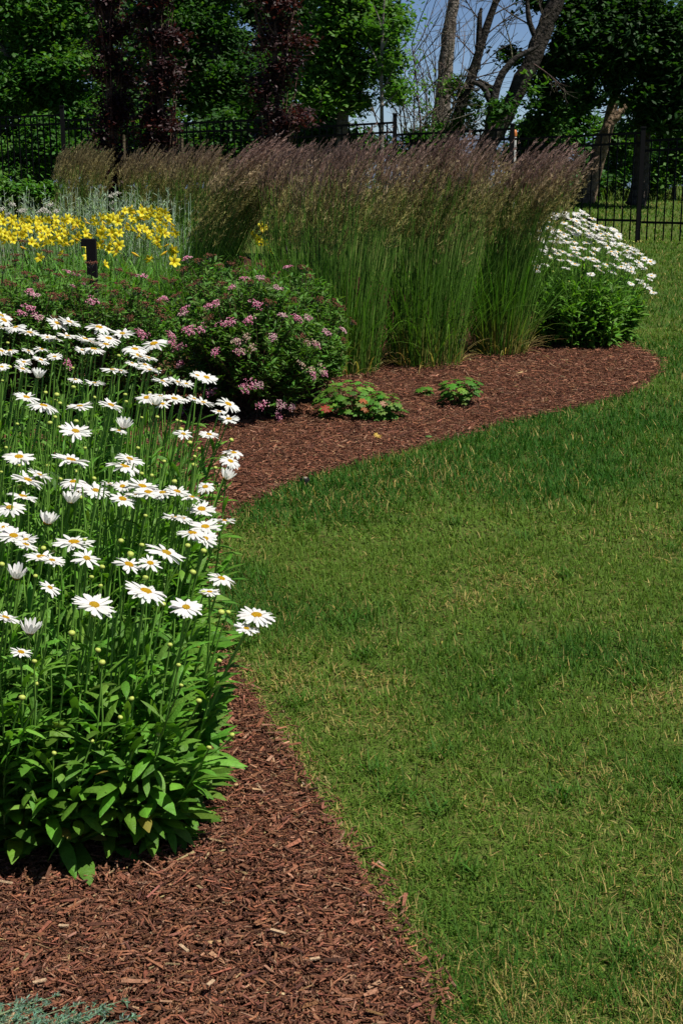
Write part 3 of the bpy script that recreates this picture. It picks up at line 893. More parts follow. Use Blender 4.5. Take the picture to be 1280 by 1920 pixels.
    W = np.array([.7, 1, 1, .8, .5, .08])[None] * r.uniform(.002, .0035, nd)[:, None]
    ribbon(mbl, C, W, sd, jit((0.34, 0.27, 0.10), nd, .2, r), .25)
    part("blade", mbl, M_GRASS, root)

def XP(px, D, z=0.2): return X_of(px, D, z)
reed_grass(XP(634, 9.75), 9.75, "tall reed grass clump rising behind the pink spirea, plumes purple above and olive below", 350, 1.50, .28, .44, .12, .3, 1)
reed_grass(XP(560, 10.9), 10.9, "reed grass clump half hidden between the leaning clump and the tall ones in front", 260, 1.46, .22, .40, .12, .2, 2)
reed_grass(XP(796, 10.1), 10.1, "reed grass clump in the middle of the front row, yellow stalks at its foot", 350, 1.53, .27, .37, .17, .5, 3)
reed_grass(XP(935, 10.6), 10.6, "reed grass clump at the row's right end, plumes blown over the white daisies", 330, 1.46, .21, .31, .28, .7, 4)
reed_grass(XP(368, 11.3), 11.3, "reed grass clump bent far over to the right in front of the yellow lilies", 400, 1.52, .20, .32, .60, .15, 5, .52)
reed_grass(XP(150, 17.0), 17.0, "isolated reed grass clump at left with greenish plumes, above the silver stalks", 300, 1.40, .20, .36, .08, .2, 6, .5, .35)
reed_grass(XP(272, 17.4), 17.4, "far reed grass clump just left of the bent clump's plumes, beside a thin stake", 290, 1.36, .20, .36, .08, .2, 7, .5, .6)
reed_grass(XP(355, 16.4), 16.4, "far reed grass clump directly behind the bent clump, below the purple trees", 290, 1.42, .20, .36, .12, .2, 8, .5, .75)

# ------------------------------------------------------------------ daylilies
def lily_mesh(seed):
    r = np.random.default_rng(seed)
    mb = MB()
    n = 6
    a = np.arange(n) / n * 2 * math.pi + r.normal(0, .08, n)
    B = np.zeros((n, 3))
    C, sd = arc(B, a, np.full(n, 1.25), r.uniform(-.5, .1, n), np.full(n, 0.92), 6)
    W = np.array([.06, .12, .19, .22, .17, .03])[None] * np.where(np.arange(n) % 2, 1.0, .72)[:, None]
    ribbon(mb, C, W, sd, jit((0.80, 0.70, 0.03), n, .06, r), .35)
    A = np.zeros((6, 3)) + [0, 0, .1]; E = np.stack([r.normal(0, .12, 6), r.normal(0, .12, 6), r.uniform(.45, .6, 6)], -1)
    tube(mb, bez(A, (A + E) / 2, E, 3), np.full((6, 3), .012), np.full((6, 3), .5) * [1.1, .6, .05], 3)
    tube(mb, np.array([[[0, 0, -.45], [0, 0, -.2], [0, 0, .1]]]), np.array([[.04, .05, .09]]), np.array([[.35, .4, .05]]), 5)
    me = mb.mesh("flower"); me.materials.append(M_YPETAL)
    return me
LILY = [lily_mesh(i) for i in range(4)]
def lbud_mesh():
    mb = MB()
    tube(mb, np.array([[[0, 0, 0], [0, 0, .3], [0, 0, .65], [0, 0, 1.0]]]), np.array([[.03, .11, .12, .03]]), np.array([[[.2, .3, .03], [.55, .45, .03], [.75, .50, .02], [.75, .45, .02]]]), 6)
    me = mb.mesh("bud"); me.materials.append(M_YPETAL); return me
LBUD = lbud_mesh()
LCL = [(-40, 11.2, "yellow daylily clump cut by the left picture edge"), (45, 11.0, "yellow daylily clump nearest the left edge that shows whole, above the rusty spirea heads"),
       (120, 11.4, "yellow daylily clump left of the black post, flowers in a low level band"), (200, 11.5, "yellow daylily clump directly behind the black post"),
       (20, 13.4, "yellow daylily clump behind the leftmost front ones, below the white flowers"), (110, 13.3, "yellow daylily clump in the back row in front of the silver stalks"),
       (190, 13.2, "yellow daylily clump in the back row behind the black post, densest in bloom"),
       (272, 12.6, "tallest yellow daylily clump, beside the bent reed grass"), (300, 11.0, "yellow daylily clump with few low flowers at the foot of the bent reed grass"),
       (492, 13.0, "separate yellow daylily clump showing in the gap between two reed grass clumps")]
lroots = [thing("daylily", lab, "flower", (XP(px, D, .5), D, 0), "yellow daylilies") for px, D, lab in LCL]
lxy = np.array([[XP(px, D, .5), D] for px, D, _ in LCL])
lst = [[] for _ in LCL]
pts = []
for _ in range(4000):
    if len(pts) >= 150: break
    px = rng.uniform(-8, 330)
    yt = np.interp(px, [0, 60, 150, 215, 255, 300, 330], [405, 412, 412, 402, 388, 395, 420])
    dy = rng.exponential(22)
    if dy > 105: continue
    py = yt + dy
    if px < 220 and py > 470 and rng.random() < .7: continue
    if all((px - a) ** 2 + (py - b) ** 2 > 7.5 ** 2 for a, b in pts): pts.append((px, py))
pts += [(285, 460), (283, 488), (480, 436), (490, 428), (498, 440), (505, 432), (486, 450), (478, 458), (472, 446), (495, 458), (268, 440), (300, 430), (502, 470)]
for px, py in pts:
    if px > 400:
        i = len(LCL) - 1; D = 13.0
    else:
        D = float(np.interp(py, [385, 420, 450, 500], [14.2, 13.2, 12.0, 10.6])) + rng.normal(0, .15)
    head = at(px, py, D)
    if px <= 400: i = int(np.argmin(np.linalg.norm((lxy[:-1] - head[:2]) * [1, .6], axis=1)))
    a = rng.uniform(0, 6.28)
    nv = nrm(np.array([math.cos(a) * 1.1, math.sin(a) * 1.1 - .25, .6]))
    if rng.random() < .2:
        inst("bud", LBUD, lroots[i], head, nv, rng.uniform(.055, .08))
    else:
        inst("flower", LILY[int(rng.integers(4))], lroots[i], head, nv, rng.uniform(.055, .080), rng.uniform(0, 6))
    lst[i].append(head - nv * .03)
for i, (px, D, lab) in enumerate(LCL):
    c = lxy[i]
    ms = MB()
    H = np.array(lst[i]) if lst[i] else np.zeros((0, 3))
    n = len(H)
    if n:
        A = np.stack([c[0] + (H[:, 0] - c[0]) * .5, c[1] + (H[:, 1] - c[1]) * .5, np.zeros(n)], -1)
        tube(ms, bez(A, (A + H) / 2 + [0, 0, .1], H, 5), np.full((n, 5), .003), jit((0.07, 0.15, 0.03), n, .15), 4)
        part("stem", ms, M_STEM, lroots[i])
    nb = 400
    a = rng.uniform(0, 6.28, nb); q = np.sqrt(rng.random(nb)) * .30
    B = np.stack([c[0] + q * np.cos(a), c[1] + q * np.sin(a), np.zeros(nb)], -1)
    C, sd = arc(B, a + rng.normal(0, .6, nb), rng.normal(1.35, .12, nb), rng.normal(-.1, .5, nb), rng.uniform(.45, .85, nb), 7)
    W = np.array([.7, 1, 1, .95, .8, .55, .08])[None] * rng.uniform(.006, .010, nb)[:, None]
    ml = MB(); ribbon(ml, C, W, sd, jit((0.085, 0.205, 0.026), nb, .2), .4)
    part("foliage", ml, M_LEAF, lroots[i])

# ------------------------------------------------------------------ silver stalks, white flowers, green shrub
def stalk_plant(px, D, label, n=46, h=1.0, r0=.35):
    x = XP(px, D, .5)
    root = thing("silver_sage", label, "plant", (x, D, 0), "silver grey stalks behind the daylilies")
    a = rng.uniform(0, 6.28, n); q = np.sqrt(rng.random(n)) * r0
    A = np.stack([x + q * np.cos(a), D + q * np.sin(a), np.zeros(n)], -1)
    hh = h * rng.uniform(.6, 1.08, n)
    B = A + np.stack([rng.normal(.02, .06, n), rng.normal(0, .05, n), hh], -1)
    ms = MB(); tube(ms, bez(A, (A + B) / 2, B, 5), np.linspace(.0045, .002, 5)[None].repeat(n, 0), jit((0.30, 0.38, 0.27), n, .12), 4)
    part("stem", ms, M_STEM, root)
    per = 34
    t = rng.uniform(.15, 1, (n, per, 1))
    P = (A[:, None] * (1 - t) + B[:, None] * t).reshape(-1, 3)
    m = len(P)
    L = rng.uniform(.03, .07, m)
    el0 = rng.normal(.9, .25, m)
    ml = MB(); leaves(ml, P, rng.uniform(0, 6.28, m), el0, el0 - .5, L, L * .07, jit((0.28, 0.38, 0.27), m, .18), 3, .2, (.5, 1, .1))
    part("foliage", ml, M_LEAF, root)
for px, D, h, lab in [(20, 15.6, .98, "silver grey stalks at the left picture edge behind yellow lilies"), (85, 15.4, .92, "silver grey stalks around the white flower heads, left of the middle"),
                      (140, 15.3, 1.0, "dense silver grey stalks below the isolated reed grass clump"), (192, 15.2, 1.02, "silver grey stalks right of the isolated reed grass, the widest pale patch"),
                      (252, 15.0, 1.06, "tallest silver grey stalks, before the far reed grass"), (300, 15.2, .98, "silver grey stalks half covered by the bent reed grass")]:
    stalk_plant(px, D, lab, 60, h * .98)

def white_mesh(seed):
    r = np.random.default_rng(seed); mb = MB()
    O = np.array([[1, 0, 0], [-1, 0, 0], [0, 1, 0], [0, -1, 0], [0, 0, 1], [0, 0, -1]], float)
    T = np.array([[0, 2, 4], [2, 1, 4], [1, 3, 4], [3, 0, 4], [2, 0, 5], [1, 2, 5], [3, 1, 5], [0, 3, 5]])
    for j in range(44):
        p = r.normal(0, .42, 3) * [1, 1, .55]
        mb.add(O * r.uniform(.08, .16) + p, None, T, np.array([.72, .70, .62]) * r.uniform(.7, 1.1))
    me = mb.mesh("flower_cluster"); me.materials.append(M_PETAL); return me
WH = [white_mesh(i) for i in range(2)]
for heads, D, lab in [([(5, 392), (24, 384), (18, 402), (38, 396), (45, 394), (3, 404)], 14.6, "white flowered plant at the left picture edge among silver stalks"),
                      ([(95, 384), (92, 398), (98, 408), (84, 393), (76, 396), (105, 396)], 14.6, "white flowered plant with stacked heads below the isolated reed grass"),
                      ([(214, 365), (207, 368), (211, 380), (210, 392), (219, 362)], 15.0, "small cream flowered plant among silver stalks near the far reed grass")]:
    hp = [at(px, py, D + rng.normal(0, .1)) for px, py in heads]
    c = np.mean(hp, 0)
    root = thing("white_yarrow", lab, "flower", (c[0], D, 0), "white flowered plants behind the lilies")
    for p in hp: inst("flower_cluster", WH[int(rng.integers(2))], root, p, (0, 0, 1), rng.uniform(.035, .05), rng.uniform(0, 6))
    H = np.array(hp); n = len(H)
    A = np.stack([c[0] + (H[:, 0] - c[0]) * .4, np.full(n, D), np.zeros(n)], -1)
    ms = MB(); tube(ms, bez(A, (A + H) / 2, H, 4), np.full((n, 4), .004), jit((.1, .16, .05), n, .1), 4)
    part("stem", ms, M_STEM, root)

# ------------------------------------------------------------------ geraniums, sprout, leaf on the mulch
def palmate(mb, P, n_lobes, size, nv, col):
    """one lobed leaf: a fan of pointed lobes about P"""
    q = Vector(nv).to_track_quat('Z', 'Y').to_matrix()
    a0 = rng.uniform(0, 6.28)
    a = a0 + np.linspace(-2.3, 2.3, n_lobes)
    L = size * (1 - .12 * np.abs(np.linspace(-1, 1, n_lobes)))
    C, sd = arc(np.zeros((n_lobes, 3)), a, np.full(n_lobes, .15), np.full(n_lobes, -.35), L, 4)
    W = np.array([.05, .15, .24, .04])[None] * size
    W = np.repeat(W, n_lobes, 0)
    M = np.array(q)
    ribbon(mb, C @ M.T + P, W, np.broadcast_to(sd @ M.T, (n_lobes, 1, 3)), np.repeat(np.asarray(col)[None], n_lobes, 0), .15)

def geranium(px, py, rx, h, n, label, extra=(), name="geranium"):
    c = ground(px, py)
    root = thing(name, label, "plant", (c[0], c[1], 0))
    ms, ml = MB(), MB()
    A, B = [], []
    for k in range(n):
        a = rng.uniform(0, 6.28); q = math.sqrt(rng.random())
        p = np.array([c[0] + q * rx * math.cos(a), c[1] + q * rx * .8 * math.sin(a), h * rng.uniform(.18, 1.05) * (1 - .30 * q)])
        nv = nrm(np.array([math.cos(a) * .5 * q, math.sin(a) * .5 * q - .1, 1]))
        r = rng.random()
        col = jit((0.066, 0.170, 0.018), 1, .25)[0] if r > .25 else jit((0.12, .22, .03), 1, .2)[0]
        palmate(ml, p, 7, rng.uniform(.024, .042), nv, col)
        A.append([c[0] + rng.normal(0, .03), c[1] + rng.normal(0, .03), 0]); B.append(p)
    A, B = np.array(A), np.array(B)
    tube(ms, bez(A, (A + B) / 2 + [0, 0, .03], B, 4), np.full((n, 4), .0014), jit((.12, .09, .04), n, .2), 4)
    part("stem", ms, M_STEM, root)
    part("foliage", ml, M_LEAF, root)
    for (ex, ey, col, s) in extra:
        m2 = MB(); p = ground(ex, ey, .16)
        palmate(m2, p, 6, s, nrm(np.array([.1, -.6, .8])), col)
        palmate(m2, p + [.012, .01, -.012], 5, s * .9, nrm(np.array([-.4, -.3, .8])), np.asarray(col) * .8)
        part("red_leaf", m2, M_LEAF, root, "leaf turned red or orange")
geranium(655, 785, .22, .24, 130, "spreading hardy geranium with a few red and orange leaves beside the pink spirea", [(611, 766, (.26, .035, .012), .034), (680, 752, (.34, .09, .02), .026), (682, 768, (.28, .10, .03), .022), (718, 756, (.36, .2, .13), .024)])
geranium(714, 790, .14, .19, 80, "loose geranium offshoot with yellowing lower leaves right of the spreading one", [(706, 815, (.5, .34, .06), .018)])
geranium(862, 764, .13, .20, 70, "compact bright green geranium alone on the mulch before the reed grass")
geranium(796, 746, .045, .08, 12, "tiny green sprout on the mulch left of the compact geranium", name="seedling")
p = ground(803, 818, .03)
mb = MB(); lathe(mb, [(.001, .004), (.012, .003), (.019, 0), (.0195, -.003)], (0.10, .20, .05), 9, p)
solo("fallen_leaf", mb, M_LEAF, "small round green leaf lying on the mulch near the lawn edge", "leaf", origin=p)

# ------------------------------------------------------------------ juniper at the lower left corner
c = np.array([-0.58, 2.26, 0.0])
root = thing("juniper", "blue green juniper sprays in the lower left corner on the mulch", "shrub", c)
ml, ms = MB(), MB()
tips = [(30, 1878), (8, 1884), (48, 1886), (112, 1866), (92, 1884), (75, 1895), (160, 1880), (138, 1900), (232, 1876), (205, 1893), (185, 1900), (250, 1908), (262, 1903), (-20, 1880), (-50, 1890), (20, 1900), (55, 1905), (0, 1905), (120, 1905), (168, 1910), (-30, 1910), (90, 1915), (215, 1918)]
A, B = [], []
for px, py in tips:
    g = ground(px, py, .06); A.append([g[0] - .20, g[1] - .14, .05]); B.append(g)
A, B = np.array(A), np.array(B)
n = len(A)
Mid = (A + B) / 2 + [0, -.02, .03]
tube(ms, bez(A, Mid, B, 6), np.linspace(.003, .0008, 6)[None].repeat(n, 0), jit((.13, .15, .08), n, .1), 4)
part("branch", ms, M_STEM, root)
per = 34
t = rng.uniform(.1, 1, (n, per, 1))
P = ((1 - t) ** 2 * A[:, None] + 2 * t * (1 - t) * Mid[:, None] + t ** 2 * B[:, None]).reshape(-1, 3)
ax = nrm((1 - t) * (Mid - A)[:, None] + t * (B - Mid)[:, None]).reshape(-1, 3)
# short side twigs, each clothed with needles
m = len(P)
dv = nrm(ax + nrm(rng.normal(0, 1, (m, 3))) * .75)
tl = rng.uniform(.014, .042, m) * (1.15 - t.reshape(-1) * .85)
nn = 11
u = rng.random((m, nn, 1))
Pn = (P[:, None] + dv[:, None] * tl[:, None, None] * u).reshape(-1, 3)
d2 = nrm(np.repeat(dv, nn, 0) + nrm(rng.normal(0, 1, (m * nn, 3))) * .8)
E = Pn + d2 * rng.uniform(.004, .010, (m * nn, 1))
C = np.stack([Pn, (Pn + E) / 2, E], 1)
sd = nrm(np.cross(d2, nrm(rng.normal(0, 1, (m * nn, 3)))))[:, None, :]
w = rng.uniform(.0006, .0011, m * nn)
ribbon(ml, C, np.stack([w, w, w * .2], 1), sd, jit((0.16, .28, .20), m * nn, .2))
part("foliage", ml, M_LEAF, root)

# ------------------------------------------------------------------ small built things
BLACK = (0.008, 0.008, 0.009)
p = at(172, 470, 10.2)
root = thing("path_light", "black square metal post with a short hood reaching left at its top", "garden light", (p[0], 10.2, 0))
mb = MB(); zt = at(172, 448, 10.2)[2]
box(mb, (p[0], 10.2, zt / 2), (.066, .066, zt), BLACK); part("post", mb, M_METAL, root, smooth=False)
mb = MB(); xl = at(154, 455, 10.2)[0]; hx = p[0] - .0345
box(mb, ((xl + hx) / 2, 10.2, zt - .025), (hx - xl, .070, .052), BLACK); part("lamp_hood", mb, M_METAL, root, smooth=False)

p = ground(572, 911)
root = thing("sprinkler_head", "round black sprinkler head sunk in the lawn edge beside the mulch", "sprinkler", (p[0], p[1], 0))
mb = MB(); lathe(mb, [(.024, 0), (.024, .032), (.020, .038), (.010, .038)], BLACK, 16, (p[0], p[1], 0)); part("body", mb, M_METAL, root)
mb = MB(); lathe(mb, [(.0098, .030), (.0098, .041), (.006, .043), (.0005, .043)], (.20, .185, .14), 12, (p[0], p[1], 0)); part("nozzle", mb, M_STEM, root)

p = at(862, 640, 10.25)
root = thing("spotlight", "small dark spotlight with a grey lens half hidden in reed grass stems", "garden light", (p[0], 10.25, 0))
mb = MB(); tube(mb, np.array([[[p[0], 10.25, 0], [p[0], 10.25, .06], [p[0], 10.25, p[2] - .02]]]), np.full((1, 3), .006), np.array([BLACK]), 8); part("stake", mb, M_METAL, root)
mb = MB(); tube(mb, np.array([[[p[0] - .03, 10.15, p[2] + .01], [p[0] + .01, 10.25, p[2]], [p[0] + .035, 10.31, p[2] - .01]]]), np.array([[.022, .022, .014]]), np.array([(.03, .03, .032)]), 12); part("lamp_head", mb, M_METAL, root)
mb = MB(); tube(mb, np.array([[[p[0] - .0335, 10.143, p[2] + .011], [p[0] - .029, 10.152, p[2] + .0095]]]), np.array([[.001, .020]]), np.array([(.10, .11, .13)]), 12); part("lens", mb, M_STEM, root)

for px, y0, y1, D, lab in [(232, 253, 330, 18.6, "thin weathered stake between the two left purple trees"), (341, 258, 330, 18.6, "thin weathered stake rising behind the far reed grass right of the second purple tree")]:
    a, b = at(px, y0, D), at(px, y1, D)
    mb = MB(); tube(mb, np.array([[[a[0], D, 0], [a[0], D, a[2] * .5], [a[0] + .005, D, a[2]], [a[0] + .005, D, a[2] + .004]]]), np.array([[.018, .018, .016, .001]]), np.array([(.06, .048, .03)]), 6)
    solo("garden_stake", mb, M_BARK, lab, "stake", group="garden stakes", origin=(a[0], D, 0))

# small white marker beyond the fence
D = 25.0
a = at(964, 256, D)
root = thing("marker_post", "short white marker post with an orange top beyond the black fence", "marker", (a[0], D, 0))
mb = MB(); lathe(mb, [(.035, 0), (.035, a[2] - .02), (.03, a[2]), (.002, a[2] + .003)], (.40, .40, .38), 10, (a[0], D, 0)); part("post", mb, M_STEM, root)
mb = MB(); lathe(mb, [(.038, a[2] + .004), (.042, a[2] + .05), (.03, a[2] + .11), (.002, a[2] + .115)], (.45, .14, .03), 10, (a[0], D, 0)); part("cap", mb, M_STEM, root)

# ------------------------------------------------------------------ fence
def fD(px): return float(np.interp(px, [-400, 0, 740, 960, 1200, 1700], [27.2, 25.8, 23.3, 22.6, 21.9, 20.4]))
POSTS = [(-300, 205), (-90, 206), (116, 200), (325, 206), (530, 208), (740, 215), (960, 234), (1205, 240), (1450, 232)]
RAILS = [(218, 214), (222, 214), (224, 216), (230, 222), (240, 228), (251, 240), (259, 247), (262, 250)]
c = at(740, 300, fD(740))
fence = thing("metal_fence", "black metal picket fence crossing the whole garden in front of the trees", "fence", (c[0], c[1], 0))
ftop = []
for px, yt in POSTS:
    p = at(px, yt, fD(px))
    mb = MB(); box(mb, (p[0], p[1], p[2] / 2), (.066, .066, p[2]), BLACK); box(mb, (p[0], p[1], p[2] + .012), (.078, .078, .024), BLACK)
    part("post", mb, M_METAL, fence, smooth=False)
    ftop.append(p)
for i in range(len(POSTS) - 1):
    (x0, _), (x1, _) = POSTS[i], POSTS[i + 1]
    A = at(x0, RAILS[i][0], fD(x0)); B = at(x1, RAILS[i][1], fD(x1))
    mb = MB()
    d = B - A; L = np.linalg.norm(d[:2]); ang = math.atan2(d[1], d[0]); tl = math.atan2(d[2], L)
    M = Matrix.Rotation(ang, 3, 'Z') @ Matrix.Rotation(-tl, 3, 'Y')
    zb = 0.17 if i < 6 else 0.10
    mid = (A + B) / 2
    for dz in (0, -.145):
        box(mb, mid + [0, 0, dz - .015], (L - .07, .030, .034), BLACK, M)
    z0 = mid[2] - 1.40
    box(mb, (mid[0], mid[1], max(.15, z0 + .15)), (L - .07, .028, .034), BLACK, Matrix.Rotation(ang, 3, 'Z'))
    n = int(round(L / .125))
    for k in range(1, n):
        q = A + d * k / n
        top = q[2] - .010 - (0.0 if i > 4 else 0.0)
        box(mb, (q[0], q[1], (top + .04) / 2 + .0), (.019, .019, top - .04), BLACK, Matrix.Rotation(ang, 3, 'Z'))
    part("panel", mb, M_METAL, fence, smooth=False)

# ------------------------------------------------------------------ trees and bushes
def crown_leaves(mb, blobs, leaf, col, r, per=26, clr=0.28, flat=0.6, light=0.0, lightcol=None):
    """blobs: (centre, radii, n_clumps). Leaf-sized faces in little clumps spread through the volume."""
    for c, rad, nc in blobs:
        ns = max(3, nc // 11)
        sup = nrm(r.normal(0, 1, (ns, 3))) * (r.random((ns, 1)) ** 0.42)
        off = nrm(r.normal(0, 1, (nc, 3))) * (r.random((nc, 1)) ** 0.4) * np.array([1.0, 1.0, .62])
        u = sup[r.integers(0, ns, nc)] + off * min(.42, 1.05 / ns ** (1 / 3))
        cc = np.asarray(c) + u * np.asarray(rad)
        csz = clr * r.uniform(.5, 1.5, nc)
        P = cc[:, None] + r.normal(0, 1, (nc, per, 3)) * np.array([1, 1, .55]) * csz[:, None, None] * .55
        P = P.reshape(-1, 3); n = len(P)
        az = r.uniform(0, 6.28, n)
        L = leaf * r.uniform(.6, 1.3, n)
        el0 = r.normal(.15, .5, n); el1 = el0 - r.uniform(.2, .9, n)
        C, sd = arc(P, az, el0, el1, L, 3)
        roll = r.normal(0, .5, n)
        sd = nrm(sd + np.stack([np.zeros(n), np.zeros(n), roll], -1)[:, None, :])
        W = L[:, None] * np.array([.10, .30, .03])[None] * r.uniform(.8, 1.25, (n, 1))
        tone = np.repeat(r.uniform(.7, 1.3, (nc, 1)), per, 0)
        cl = jit(col, n, .18, r) * tone
        if lightcol is not None:
            k = np.repeat(r.random(nc) < light, per)
            cl[k] = jit(lightcol, k.sum(), .18, r)
        ribbon(mb, C, W, sd, cl, .25)

def limb(mb, pts, D, col, sides=8, wob=.03, r=None, K=14):
    """pts: (px, py, width_px[, dD]) along the limb"""
    r = r or rng
    P, R = [], []
    for p in pts:
        d = D + (p[3] if len(p) > 3 else 0)
        q = at(p[0], p[1], d); P.append(q); R.append(p[2] / 2 / FPX * ((q - CAMP) @ _F))
    P, R = np.array(P), np.array(R)
    s = np.linspace(0, 1, len(P)); t = np.linspace(0, 1, K)
    # smooth through the points
    Pi = np.stack([np.interp(t, s, P[:, k]) for k in range(3)], -1)
    for _ in range(2): Pi[1:-1] = (Pi[:-2] + 2 * Pi[1:-1] + Pi[2:]) / 4
    Ri = np.interp(t, s, R) * (1 + r.normal(0, .05, K))
    Pi[1:-1] += r.normal(0, wob, (K - 2, 3)) * Ri[1:-1, None] * 2
    tube(mb, Pi[None], Ri[None], np.asarray(col, float)[None], sides)
    return Pi

def twigs(mb, starts, dirs, L, rad, col, r, depth=2, n=4, spread=.7):
    """bare forking twigs, recursive"""
    k = len(starts)
    if k == 0: return
    E = starts + dirs * L[:, None]
    Mid = (starts + E) / 2 + r.normal(0, .08, (k, 3)) * L[:, None]
    tube(mb, bez(starts, Mid, E, 5), rad[:, None] * np.linspace(1, .45, 5)[None], jit(col, k, .15, r), 4)
    if depth == 0: return
    t = r.uniform(.3, 1.0, (k, n, 1))
    P = ((1 - t) ** 2 * starts[:, None] + 2 * t * (1 - t) * Mid[:, None] + t ** 2 * E[:, None]).reshape(-1, 3)
    d = nrm(np.repeat(dirs, n, 0) + nrm(r.normal(0, 1, (k * n, 3))) * spread)
    twigs(mb, P, d, np.repeat(L, n) * r.uniform(.35, .65, k * n), np.repeat(rad, n) * .5, col, r, depth - 1, max(2, n - 1), spread)

def blob(px, py, D, rxpx, rypx, nc, dD=None):
    c = at(px, py, D); k = ((c - CAMP) @ _F) / FPX
    return (c, (rxpx * k, (dD if dD else min(rxpx, rypx) * k * .8), rypx * k), nc)

def tree(name, label, D, px, trunk, blobs, col, leaf=.13, seed=0, bark=(.10, .085, .07), per=26, clr=.3, mat=None, group=None, cat="tree", light=.12, lightcol=None, crown="crown"):
    r = np.random.default_rng(500 + seed)
    x = at(px, 300, D)[0]
    root = thing(name, label, cat, (x, D, 0), group)
    if trunk:
        mb = MB()
        for pts in trunk: limb(mb, pts, D, bark, r=r)
        part("trunk", mb, M_BARK, root)
    if blobs:
        mb = MB(); crown_leaves(mb, blobs, leaf, col, r, per, clr, light=light, lightcol=lightcol)
        part(crown, mb, mat or M_TREE, root)
    return root

YB = lambda D: 960 + FPX * math.tan(math.atan2(CAM_H, D) - PITCH)   # picture row of the ground at distance D
G1, G2, G3 = (0.035, 0.105, 0.016), (0.028, 0.080, 0.016), (0.055, 0.135, 0.022)
GL = (0.07, 0.16, 0.025)

# green trees
tree("maple_tree", "broad green tree filling the upper left corner behind the fence", 33, 60,
     [[(70, YB(33), 40), (66, 250, 34), (60, 120, 28), (50, -60, 18)], [(64, 200, 18), (110, 130, 12), (140, 60, 7)], [(62, 180, 16), (20, 110, 12), (-20, 60, 8)]],
     [blob(40, 40, 33, 120, 95, 260), blob(120, 150, 32.4, 62, 75, 150), blob(20, 165, 32.5, 70, 75, 150), blob(100, 10, 33, 110, 70, 170), blob(150, 240, 32.2, 35, 45, 55), blob(60, -120, 33, 150, 90, 160)],
     G1, .12, 1, per=38, light=.35, lightcol=GL, clr=.34)
tree("maple_tree", "dark green tree between the two left purple trees and the right one", 36, 400,
     [[(405, YB(36), 44), (402, 230, 38), (398, 100, 30), (395, -60, 20)], [(400, 190, 18), (450, 90, 10)], [(400, 170, 18), (340, 80, 10)]],
     [blob(400, 60, 36, 100, 110, 260), blob(430, 160, 35.5, 60, 70, 110), blob(350, 130, 35.5, 50, 90, 110), blob(300, 30, 36, 60, 90, 120), blob(400, -110, 36, 140, 90, 150)],
     G2, .12, 2, per=36, light=.12, lightcol=G3, clr=.34)
tree("ash_tree", "bright green leafy tree right of the third purple tree, edging the open sky", 31, 640,
     [[(640, YB(31), 26), (642, 220, 22), (650, 100, 18), (655, -50, 12)], [(644, 180, 12), (700, 110, 7), (735, 60, 4)], [(645, 150, 10), (600, 90, 6)]],
     [blob(620, 60, 31, 70, 90, 210), blob(690, 40, 31, 66, 62, 160), blob(720, 80, 30.8, 42, 48, 80), blob(605, 170, 30.8, 45, 60, 100), blob(655, 185, 30.8, 28, 40, 40), blob(640, -70, 31, 110, 70, 150), blob(725, 150, 30.8, 28, 36, 26), blob(685, 130, 30.9, 40, 40, 55)],
     G3, .115, 3, per=36, light=.4, lightcol=(0.09, .19, .03), clr=.32)
r = np.random.default_rng(61)
root = thing("sapling_tree", "slim grey sapling trunk with sparse leaves in front of the bright green tree's right side", "tree", (at(716, 300, 29)[0], 29, 0))
mb = MB()
limb(mb, [(714, YB(29), 11), (716, 220, 9), (714, 120, 7), (718, 30, 5), (722, -30, 3)], 29, (.17, .155, .13), 6, r=r)
for (a, b) in [((715, 170), (745, 110)), ((715, 140), (690, 80)), ((717, 90), (742, 30)), ((716, 200), (750, 165)), ((716, 60), (700, 10))]:
    limb(mb, [(a[0], a[1], 4), ((a[0] + b[0]) / 2 + 3, (a[1] + b[1]) / 2, 3), (b[0], b[1], 1.5)], 29, (.17, .155, .13), 5, r=r, K=6)
part("trunk", mb, M_BARK, root)
mb = MB(); crown_leaves(mb, [blob(735, 110, 29, 22, 40, 14), blob(700, 60, 29, 22, 40, 14), blob(740, 40, 29, 18, 30, 12), blob(745, 165, 29, 14, 20, 8)], .12, G3, r, 16, .25)
part("crown", mb, M_TREE, root)

# purple columns
def purple(px, hw_, D, label, seed, ytop=-60):
    r = np.random.default_rng(700 + seed)
    k = (D * math.cos(PITCH)) / FPX
    x = at(px, 250, D)[0]
    root = thing("purple_beech", label, "tree", (x, D, 0), "purple columnar trees before the fence")
    H = at(px, ytop, D)[2]
    mb = MB()
    tube(mb, np.array([[[x, D, 0], [x + .01, D, H * .35], [x - .01, D, H * .7], [x, D, H]]]), np.array([[.05, .04, .028, .01]]), np.array([(.11, .075, .055)]), 8)
    n = 46
    z0 = r.uniform(.15, H * .85, n); a = r.uniform(0, 6.28, n)
    A = np.stack([np.full(n, x), np.full(n, D), z0], -1); L = r.uniform(.5, 1.1, n)
    B = A + np.stack([np.cos(a) * hw_ * k * .8, np.sin(a) * hw_ * k * .8, L], -1)
    Mid = A + np.stack([np.cos(a) * hw_ * k * .6, np.sin(a) * hw_ * k * .6, L * .35], -1)
    tube(mb, bez(A, Mid, B, 5), np.linspace(.012, .004, 5)[None].repeat(n, 0), jit((.14, .085, .06), n, .15, r), 5)
    part("trunk", mb, M_BARK, root)
    m = MB()
    zs = np.arange(.25, H, .22)
    bl = []
    for z in zs:
        w = hw_ * k * (0.72 + .42 * r.random()) * (1.0 if z < H * .8 else .75)
        bl.append((np.array([x + r.normal(0, .055), D + r.normal(0, .04), z]), (w, w, .2), int(20)))
    crown_leaves(m, bl, .062, (0.030, 0.013, 0.014), r, 32, .16, light=.12, lightcol=(.075, .030, .026))
    part("crown", m, M_PURPLE, root)
